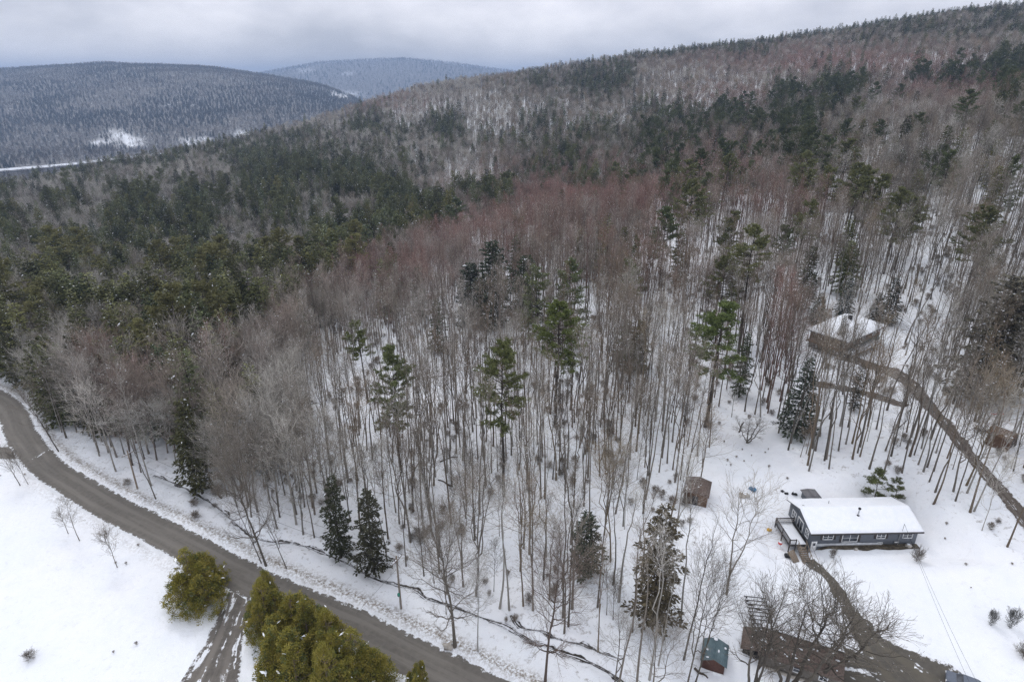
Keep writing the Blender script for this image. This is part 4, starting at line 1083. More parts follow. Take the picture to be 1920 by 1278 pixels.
def tree_pine(seed, H, R, cb=.5, nb=44, tuft=16, snow=.012, r0=None, flat=.35, ntuft=15):
    """white pine: bare trunk, plates of tufted needles on level or rising limbs"""
    rng = np.random.RandomState(seed)
    T, Cn = MB(), MB()
    r0 = r0 or H * .0135
    s = np.linspace(0, 1, 9); P = np.c_[np.cumsum(rng.normal(size=9)) * .10, np.cumsum(rng.normal(size=9)) * .10, s * H]; P[0] = (0, 0, -.3)
    T.tube(P, r0 * (1 - .9 * s), 8)
    u = cb + (.99 - cb) * (np.arange(nb) + rng.rand(nb)) / nb
    u = np.round(u * H / (H * .035)) * .035 + rng.normal(size=nb) * .004
    u = np.clip(u, cb, .985)
    az = rng.rand(nb) * 6.28
    rel = (u - cb) / (1 - cb)
    L = R * np.clip(np.sin(np.pi * (.30 + .70 * rel)) ** .8 + .12, .1, 1.2) * (.55 + .6 * rng.rand(nb))
    el = np.radians(-2 + 42 * rel ** 1.5 + rng.normal(size=nb) * 6)
    m = 5; q = np.linspace(0, 1, m)
    bx = np.interp(u, s, P[:, 0]); by = np.interp(u, s, P[:, 1])
    BP = np.stack([bx[:, None] + (np.cos(az) * np.cos(el) * L)[:, None] * q, by[:, None] + (np.sin(az) * np.cos(el) * L)[:, None] * q,
                   u[:, None] * H + (np.sin(el) * L)[:, None] * q + .10 * L[:, None] * q ** 2], -1)
    BP[:, 1:] += rng.normal(size=(nb, m - 1, 3)) * .1
    BR = np.maximum(.03, .016 * L)[:, None] * (1 - .75 * q)[None]
    v, f = tubes(BP, BR, 4); T.add(v, f)
    SB, SR = spawn(BP, BR, 7, .28, 25, 65, .34, 3, .06, rng, rr=.5)
    SB[..., 2] = SB[:, :1, 2] + (SB[..., 2] - SB[:, :1, 2]) * flat + .12 * np.linspace(0, 1, 3)[None]
    v, f = tubes(SB, SR, 3); T.add(v, f)
    # a few dead lower limbs
    db = rng.rand(14) * (cb - .18) + .18; da = rng.rand(14) * 6.28; dl = R * (.2 + .35 * rng.rand(14))
    DP = np.stack([np.cos(da)[:, None] * dl[:, None] * q, np.sin(da)[:, None] * dl[:, None] * q, db[:, None] * H - .08 * dl[:, None] * q], -1)
    v, f = tubes(DP, np.full((14, m), .025), 3); T.add(v, f)
    C0 = []
    for k in range(len(SB)):
        t = .25 + .8 * rng.rand(3)
        C0.append(np.stack([np.interp(t, [0, .5, 1], SB[k, :, j]) for j in range(3)], -1))
    for k in range(nb):
        t = .3 + .72 * rng.rand(5)
        C0.append(np.stack([np.interp(t, q, BP[k, :, j]) for j in range(3)], -1))
    C0 = np.concatenate(C0); C0 += rng.normal(size=C0.shape) * np.array([.16, .16, .07])
    n = len(C0); C = np.repeat(C0, ntuft, 0)
    d = rng.normal(size=C.shape) * np.array([1, 1, .55]) + np.array([0, 0, .35]); d = norm(d) * (.36 + .26 * rng.rand(len(C)))[:, None]
    w = norm(np.cross(d, rng.normal(size=C.shape))) * .05
    v, f = kites(C, d, w); Cn.add(v, f, 0)
    k = rng.rand(n) < snow * 3
    snow_bits(Cn, C0[k] + np.array([0, 0, .15]), rng, .24, 1)
    return T, Cn
def tree_cedar(seed, H, R, n=620, per=34, leaders=5):
    """arborvitae: many leaders, dense scale foliage in upright fans"""
    rng = np.random.RandomState(seed)
    T, Cn = MB(), MB()
    CC = []
    for k in range(leaders):
        a = rng.rand() * 6.28; off = (0 if k == 0 else R * (.25 + .35 * rng.rand())); h = H * (1 if k == 0 else .62 + .36 * rng.rand()); r = R * (.72 if k == 0 else .55 + .15 * rng.rand())
        cx, cy = math.cos(a) * off, math.sin(a) * off
        s = np.linspace(0, 1, 6)
        T.tube(np.c_[cx * s ** .5, cy * s ** .5, s * h * .96 - .2], .10 * (1 - .9 * s) + .012, 6)
        m = n // leaders
        z = rng.rand(m) ** 1.05
        prof = r * np.clip((1 - z) ** .80 * 1.14, .03, 1) * np.clip(.78 + z * 2, 0, 1)
        aa = rng.rand(m) * 6.28; rad = prof * (.55 + .55 * rng.rand(m) ** .7)
        c = np.c_[cx + np.cos(aa) * rad, cy + np.sin(aa) * rad, z * h * .97 + .12]
        c += rng.normal(size=c.shape) * .08
        CC.append(np.c_[c, aa, np.full(m, rng.rand())])
        nb = 40; zz = rng.rand(nb) * .85; ab = rng.rand(nb) * 6.28
        e = r * np.clip((1 - zz) ** .62, .05, 1) * .8
        q = np.linspace(0, 1, 4)
        BP = np.stack([cx + np.cos(ab)[:, None] * e[:, None] * q, cy + np.sin(ab)[:, None] * e[:, None] * q, zz[:, None] * h + .5 * e[:, None] * q ** 1.5 + .2], -1)
        v, f = tubes(BP, np.full((nb, 4), .02), 3); T.add(v, f)
    CC = np.concatenate(CC)
    c = np.repeat(CC[:, :3], per, 0); aa = np.repeat(CC[:, 3], per)
    nn = len(c)
    out = np.c_[np.cos(aa), np.sin(aa), np.zeros(nn)]
    off = norm(rng.normal(size=(nn, 3))) * (.23 * rng.rand(nn) ** .5)[:, None]
    c = c + off * np.array([1, 1, 1.1])
    d = norm(out * .5 + off * 2.2 + np.array([0, 0, .55]) + rng.normal(size=(nn, 3)) * .35) * (.08 + .09 * rng.rand(nn))[:, None]
    w = norm(np.cross(d, rng.normal(size=(nn, 3)))) * (.022 + .014 * rng.rand(nn))[:, None]
    tone = np.repeat(rng.rand(len(CC)), per)
    for mi, sel in ((0, tone < .5), (2, (tone >= .5) & (tone < .82)), (3, tone >= .82)):
        v, f = kites(c[sel], d[sel], w[sel]); Cn.add(v, f, mi)
    k = rng.rand(len(CC)) < .014
    snow_bits(Cn, CC[k, :3] + np.c_[np.cos(CC[k, 3]) * .25, np.sin(CC[k, 3]) * .25, np.full(k.sum(), .22)], rng, .2, 1)
    return T, Cn

class Kind:
    def __init__(self, name, T, C, mats_t, mats_c, H):
        self.name = name; self.H = H; self.T, self.C = T, C; self.mt, self.mc = mats_t, mats_c
        self.me_t = self.me_c = self.one = None
    def parts(self):
        if self.me_t is None:
            self.me_t = self.T.mesh(self.name + '_trunk', self.mt); self.me_c = self.C.mesh(self.name + '_crown', self.mc)
        return self.me_t, self.me_c
    def single(self):
        if self.one is None:
            b = MB().merge(self.T, 0).merge(self.C, len(self.mt))
            self.one = b.mesh(self.name + '_whole', self.mt + self.mc)
        return self.one
def bare_kind(name, H, snow=16, **k):
    T, C = tree_bare(H=H, **k)
    rng = np.random.RandomState(k['seed'] + 99)
    P = np.concatenate(C.v); sel = rng.randint(0, len(P), snow); sel = sel[P[sel, 2] > H * .3]
    snow_bits(C, P[sel], rng, .10, 1)
    return Kind(name, T, C, [M_BARK], [M_TWIG, M_SNOWCLUMP], H)
def con_kind(name, H, R, **k):
    T, C = tree_conifer(H=H, R=R, **k)
    return Kind(name, T, C, [M_BARK], [M_NEEDLE, M_SNOWCLUMP], H)
def pine_kind(name, H, R, **k):
    T, C = tree_pine(H=H, R=R, **k)
    return Kind(name, T, C, [M_BARK], [M_NEEDLE, M_SNOWCLUMP], H)

POLE = [bare_kind('pole_tree', H, seed=100 + i, r0=.125 + .022 * (i % 3), cb=.56 + .05 * (i % 3), limb=.092 + .02 * (i % 2), nl=10, ns=4, nt=4, a0=15, a1=38, lean=.01 + .01 * (i % 4), fork=(0, 1, 0, 0, 1, 0, 1, 0)[i], tw=.0072, wob=.015 + .006 * (i % 3))
        for i, H in enumerate((21, 24, 19, 22, 25, 16, 20, 23))]
OPEN = [bare_kind('open_tree', H, seed=200 + i, r0=.15, cb=.28, limb=.28, nl=13, ns=6, nt=4, a0=25, a1=62, lean=.04, fork=1 + i % 2, tw=.0105, wob=.02)
        for i, H in enumerate((16, 18, 15, 19, 17))]
SAPL = [bare_kind('sapling', H, seed=300 + i, r0=.06, cb=.22, limb=.22, nl=12, ns=6, nt=4, a0=18, a1=50, lean=.05, fork=i % 2, tw=.010, snow=12)
        for i, H in enumerate((6, 8, 10, 12))]
FARB = [bare_kind('far_tree', H, seed=400 + i, r0=.17, cb=.40, limb=.24, nl=10, ns=5, nt=4, a0=20, a1=56, lean=.02, fork=1, tw=.018, snow=22)
        for i, H in enumerate((14, 16, 13, 17, 15))]
HEML = [con_kind('hemlock', H, R, seed=500 + i, nb=110, dens=17, spray=.62, droop=.22, snow=.016, irr=.48, power=.62, wfac=.22)
        for i, (H, R) in enumerate(((19, 3.9), (22, 4.2), (17, 3.7), (21, 3.7), (15, 3.4)))]
SPRU = [con_kind('spruce', H, R, seed=600 + i, nb=120, dens=14, spray=.55, droop=.42, snow=.10, irr=.15, power=1.0, wfac=.2)
        for i, (H, R) in enumerate(((11, 3.0), (14, 3.2)))]
BIGH = [con_kind('big_hemlock', H, R, seed=560 + i, nb=150, dens=20, spray=.62, droop=.25, snow=.035, irr=.45, power=.55, wfac=.24) for i, (H, R) in enumerate(((22, 5.6), (19, 4.8)))]
PINE = [pine_kind('white_pine', H, R, seed=700 + i, cb=cb, nb=nb)
        for i, (H, R, cb, nb) in enumerate(((26, 5.0, .50, 58), (27, 4.2, .58, 48), (24, 4.8, .40, 60), (25, 4.8, .48, 56)))]
FULLP = [pine_kind('young_pine', H, R, seed=750 + i, cb=.10, nb=nb, ntuft=nt) for i, (H, R, nb, nt) in enumerate(((18, 4.4, 64, 10), (8, 2.6, 26, 7)))]
FIRP = [con_kind('pale_fir', H, R, seed=780 + i, nb=95, dens=12, spray=.6, droop=.05, snow=.02, irr=.42, power=.72, wfac=.2) for i, (H, R) in enumerate(((19, 3.8), (22, 4.0), (16, 3.6)))]
FARC = [con_kind('far_conifer', H, R, seed=800 + i, nb=60, dens=9, spray=1.0, droop=.2, snow=.045, irr=.4, power=.8, wfac=.3)
        for i, (H, R) in enumerate(((20, 3.6), (23, 3.9), (18, 3.4)))]
TINYB = [bare_kind('distant_tree', H, seed=850 + i, r0=.35, cb=.3, limb=.36, nl=10, ns=4, nt=4, a0=25, a1=65, lean=.02, fork=0, tw=.06, snow=14) for i, H in enumerate((15, 17))]
TINYC = [con_kind('distant_conifer', 16 + i * 3, 4.0, seed=870 + i, nb=34, dens=4, spray=2.0, droop=.2, snow=.03, irr=.3, wfac=.34) for i in range(2)]

def evergreen_share(px, py):
    v = np.full(np.shape(px), .015)
    P1 = [(-60,350),(250,305),(420,270),(520,255),(600,290),(720,320),(880,345),(1010,330),(960,380),(880,400),(780,440),(620,520),(540,560),(430,640),(380,720),(250,700),(100,680),(-60,740)]
    n = fbm(px / 52, py / 27, 2)
    v = np.where(inpoly(px, py, P1), np.clip(.44 + 1.6 * n, .06, .93), v)
    for bx, by, rx, ry, a in ((690,235,45,22,.7),(835,235,34,30,.85),(760,245,30,18,.5),(650,290,110,30,.5),(1010,148,26,16,.6),(1120,148,55,28,.75),(1165,140,20,30,.7),
                              (1050,300,70,40,.6),(1140,245,130,22,.5),(1330,225,120,26,.55),(1150,330,90,30,.4),(1250,205,60,18,.6),(1480,190,28,36,.85),(1570,170,38,42,.85),(1410,235,24,24,.7),
                              (1700,50,170,26,.35),(1750,145,95,10,.5),(1850,130,50,14,.6),(1885,150,34,55,.6),(1500,250,60,60,.4),(1400,90,40,14,.5),(1020,215,40,30,.4),(560,250,60,30,.5),
                              (1900,30,60,24,.6),(1260,270,50,20,.45),(1380,300,60,22,.35),(950,260,70,26,.35),(15,690,50,26,.9),(1830,500,30,30,.3)):
        v = np.maximum(v, a * np.exp(-((px - bx) / rx) ** 2 - ((py - by) / ry) ** 2) * 1.15)
    sky_y = np.interp(px, [0, 300, 600, 800, 960, 1200, 1500, 1750, 1920], [340, 285, 215, 150, 128, 94, 58, 15, 0])
    v = np.where((py < sky_y + 16) & ((px > 1180) | (px < 560)), np.maximum(v, .55), v)
    v = np.where((px > 500) & (px < 900) & (py < sky_y + 14), .05, v)
    v = np.where((py > 250) & (py < 620) & (px > 1200), np.maximum(v, .032), v)
    v = np.where((py > 560) & (py < 760) & (px < 560), np.maximum(v, np.clip(.07 + .7 * fbm(px / 60, py / 40, 2), 0, .8)), v)
    v = np.where((py > 600) & (px > 560), np.minimum(v, .006), v)
    return v
def redness(px, py):
    v = np.zeros(np.shape(px))
    for bx, by, rx, ry, a in ((1100,370,230,60,.95),(900,430,160,45,.9),(700,505,170,42,.8),(1330,320,110,60,.6),(1600,115,260,28,.7),(1800,160,150,36,.75),(1450,390,130,40,.65),
                              (420,690,60,16,1.),(300,700,120,50,.45),(1470,610,40,30,.8),(700,190,140,25,.3),(1350,600,60,40,.4),(1380,180,120,30,.4),(480,600,120,60,.25),(800,620,300,90,.1),(1200,500,220,60,.3)):
        v = np.maximum(v, a * np.exp(-((px - bx) / rx) ** 2 - ((py - by) / ry) ** 2))
    return v

rng = np.random.RandomState(11)
def scatter(y0, y1, sp, xfac=.98, xoff=14):
    ys = np.arange(y0, y1, sp); X, Y = [], []
    for yv in ys:
        w = yv * xfac + xoff
        xs = np.arange(-w, w, sp)
        X.append(xs + (rng.rand(len(xs)) - .5) * sp * .95); Y.append(yv + (rng.rand(len(xs)) - .5) * sp * .95)
    return np.concatenate(X), np.concatenate(Y)
allX, allY, allB = [], [], []
for b, (y0, y1, sp) in enumerate(((52, 300, 2.95), (300, 640, 5.2), (640, 1330, 6.3))):
    x, y = scatter(y0, y1, sp); allX.append(x); allY.append(y); allB.append(np.full(len(x), b))
x, y = scatter(60, 200, 4.4); z_ = gz(x, y); qx, qy, _q = proj(x, y, z_)
k_ = (qx > 1380) & (qy > 655) & (qy < 1090); allX.append(x[k_] + 1.3); allY.append(y[k_] + 1.1); allB.append(np.zeros(k_.sum()))
X = np.concatenate(allX); Y = np.concatenate(allY); B = np.concatenate(allB)
Z = gz(X, Y)
bx, by, bd = proj(X, Y, Z)
keep = (bx > -160) & (bx < 2080) & (by < 1480)
yr = np.interp(X / Y, RIDGE_T, RIDGE_Y)
keep &= Y < yr + 70
near = Y < 260
keep &= ~(near & inpoly(bx, by, FIELD)) & ~(near & inpoly(bx, by, LAWN))
keep &= ~(near & inpoly(bx, by, UPYARD) & (rng.rand(len(X)) > .10))
for c in CLEAR: keep &= ~(near & inpoly(bx, by, c) & (rng.rand(len(X)) > .15))
for pl, d0 in ((road_w, 6), (side_w, 6), (drive_w, 5), (udrive_w, 3.6), (creek_w, 1.6), (lane_w, 6)):
    m = Y < 260; dd = np.full(len(X), 99.); dd[m] = polydist(X[m], Y[m], pl); keep &= dd > d0
for cx, cy, r in ((rc[0], rc[1], 13), (PADS[2][0], PADS[2][1], 13)):
    keep &= np.hypot(X - cx, Y - cy) > r
# the stand is thinner here and there
thin = fbm(X / 26, Y / 26, 2)
keep &= ~((B == 0) & (bx < 1380) & (thin < -.18) & (rng.rand(len(X)) < .55))
keep &= ~((B == 0) & (bx > 1230) & (by < 640) & (rng.rand(len(X)) < .42))
keep &= ~((B == 0) & inpoly(bx, by, [(1485,655),(1690,650),(1700,720),(1660,830),(1490,830)]) & (rng.rand(len(X)) < .76))
keep &= ~((B == 0) & inpoly(bx, by, [(1262,925),(1350,925),(1355,1090),(1270,1090)]))
keep &= ~((B == 0) & (bx > 1290) & (by > 1040) & (rng.rand(len(X)) < .85))
X, Y, Z, B, bx, by, bd = (a[keep] for a in (X, Y, Z, B, bx, by, bd))
N = len(X)
hx, hy, hd = proj(X, Y, Z + 15)
ev = (rng.rand(N) < evergreen_share(hx, hy)) & ~((by > 700) & (bx > 560) & (bx < 1420)) & ~((by > 600) & (by < 900) & (bx > 1420))
red = np.clip(redness(hx, hy) + .25 * rng.normal(size=N) * (redness(hx, hy) > .15), 0, 1)
leftwood = (hx < 560) & (by > 520) & (B == 0)
GREY = np.array([.275, .243, .205]); LGREY = np.array([.38, .36, .325]); BROWN = np.array([.245, .195, .145]); RED = np.array([.32, .185, .155]); TAN = np.array([.30, .24, .16])
TREES = []      # kind list, index, x, y, z, yaw, scale, tint, tilt
pick = rng.rand(N)
for i in range(N):
    sc = .82 + .36 * rng.rand()
    yaw = rng.rand() * 6.28
    tilt = (rng.normal() * .035, rng.normal() * .035)
    inwood = hx[i] < 930 and hy[i] < 660 and B[i] < 2
    if inwood: sc *= 1.10 if ev[i] else .88
    if ev[i]:
        p = pick[i]
        tint = np.array([.102, .108, .046]) * (.40 + 1.15 * rng.rand())
        tint = tint * (1 + np.array([.15, .05, -.1]) * rng.normal() * .6)
        if p < .22 or (hx[i] > 1200 and hy[i] > 300 and p < .7): lst, tint = ('PINE' if hx[i] > 1200 else 'FIRP'), np.array([.135, .155, .075]) * (.65 + .5 * rng.rand())
        elif p < .24 and B[i] < 2: lst, tint = 'PINE', np.array([.155, .165, .08]) * (.8 + .4 * rng.rand())
        else: lst = 'HEML' if B[i] < 2 else 'FARC'
        if B[i] == 2: lst = 'FARC'
    else:
        base = GREY * (.55 + .85 * rng.rand())
        q = rng.rand()
        if q < (.55 if leftwood[i] or (hx[i] < 900 and hy[i] < 640) else .2): base = LGREY * (.9 + .6 * rng.rand())
        elif q < .40: base = BROWN * (.85 + .4 * rng.rand())
        elif q < .43: base = TAN
        tint = base * (1 - red[i]) + RED * (.8 + .35 * rng.rand()) * red[i]
        if B[i] == 2: lst = 'FARB'; tint = tint * 1.05
        elif (leftwood[i] and rng.rand() < .55) or (B[i] == 0 and rng.rand() < .10) or (B[i] == 1 and pick[i] < .5): lst = 'OPEN' if B[i] == 0 else 'FARB'
        elif B[i] == 0 and pick[i] < .16: lst = 'SAPL'
        else: lst = 'POLE'
        if B[i] == 0 and bx[i] > 1290 and by[i] > 1040: lst = 'SAPL' if rng.rand() < .5 else 'OPEN'
    L = globals()[lst]
    TREES.append([lst, rng.randint(len(L)), X[i], Y[i], Z[i], yaw, sc, tint, tilt, bx[i], by[i], bd[i]])

LABELS = []
# ------------------------------------------------------------------ trees one can point at
YARD = [bare_kind('yard_tree', 13, seed=900, r0=.26, cb=.35, limb=.34, nl=10, ns=6, nt=5, a0=28, a1=74, lean=.03, fork=3, low=1, tw=.014, wob=.02, snow=60),
        bare_kind('yard_tree', 12, seed=903, r0=.24, cb=.30, limb=.40, nl=11, ns=7, nt=5, a0=30, a1=78, lean=.10, fork=3, low=1, tw=.014, wob=.03, snow=60),
        bare_kind('yard_tree', 20, seed=905, r0=.30, cb=.22, limb=.30, nl=18, ns=7, nt=6, a0=30, a1=82, lean=.03, fork=1, low=0, tw=.012, wob=.02, snow=60)]
BIRCH = [bare_kind('birch', 18, seed=920, r0=.13, cb=.40, limb=.20, nl=14, ns=7, nt=6, a0=20, a1=50, lean=.05, fork=0, tw=.010, snow=20),
         bare_kind('birch', 14, seed=921, r0=.16, cb=.35, limb=.42, nl=12, ns=7, nt=6, a0=35, a1=75, lean=.12, fork=2, tw=.010, snow=20)]
SHRUB = [bare_kind('shrub', 2.6, seed=930, r0=.03, cb=.05, limb=.42, nl=16, ns=5, nt=4, a0=20, a1=60, lean=.05, fork=3, low=1, tw=.010, snow=0),
         bare_kind('shrub', 1.6, seed=931, r0=.03, cb=.05, limb=.7, nl=14, ns=5, nt=4, a0=30, a1=80, lean=.05, fork=3, low=1, tw=.010, snow=0)]
def cedar_kind(name, H, R, **k):
    T, C = tree_cedar(H=H, R=R, **k)
    return Kind(name, T, C, [M_CBARK], M_CEDAR, H)
M_CBARK = mat('cedar_bark', (.16, .12, .09), .9, c2=(.24, .19, .15))
M_CEDAR = [mat('cedar_green', (.185, .175, .03), .8, c2=(.27, .235, .045), nscale=.8), M_SNOWCLUMP,
           mat('cedar_bronze', (.24, .205, .04), .8, c2=(.30, .25, .055), nscale=.8), mat('cedar_dark', (.09, .11, .035), .8, c2=(.13, .15, .05), nscale=.8)]
CEDAR = [cedar_kind('cedar', 7.0, 2.5, seed=940, leaders=7, n=1400, per=40), cedar_kind('cedar', 8.0, 2.6, seed=941, leaders=7, n=1500, per=40), cedar_kind('cedar', 6.2, 2.1, seed=942, leaders=5, n=1050, per=40)]

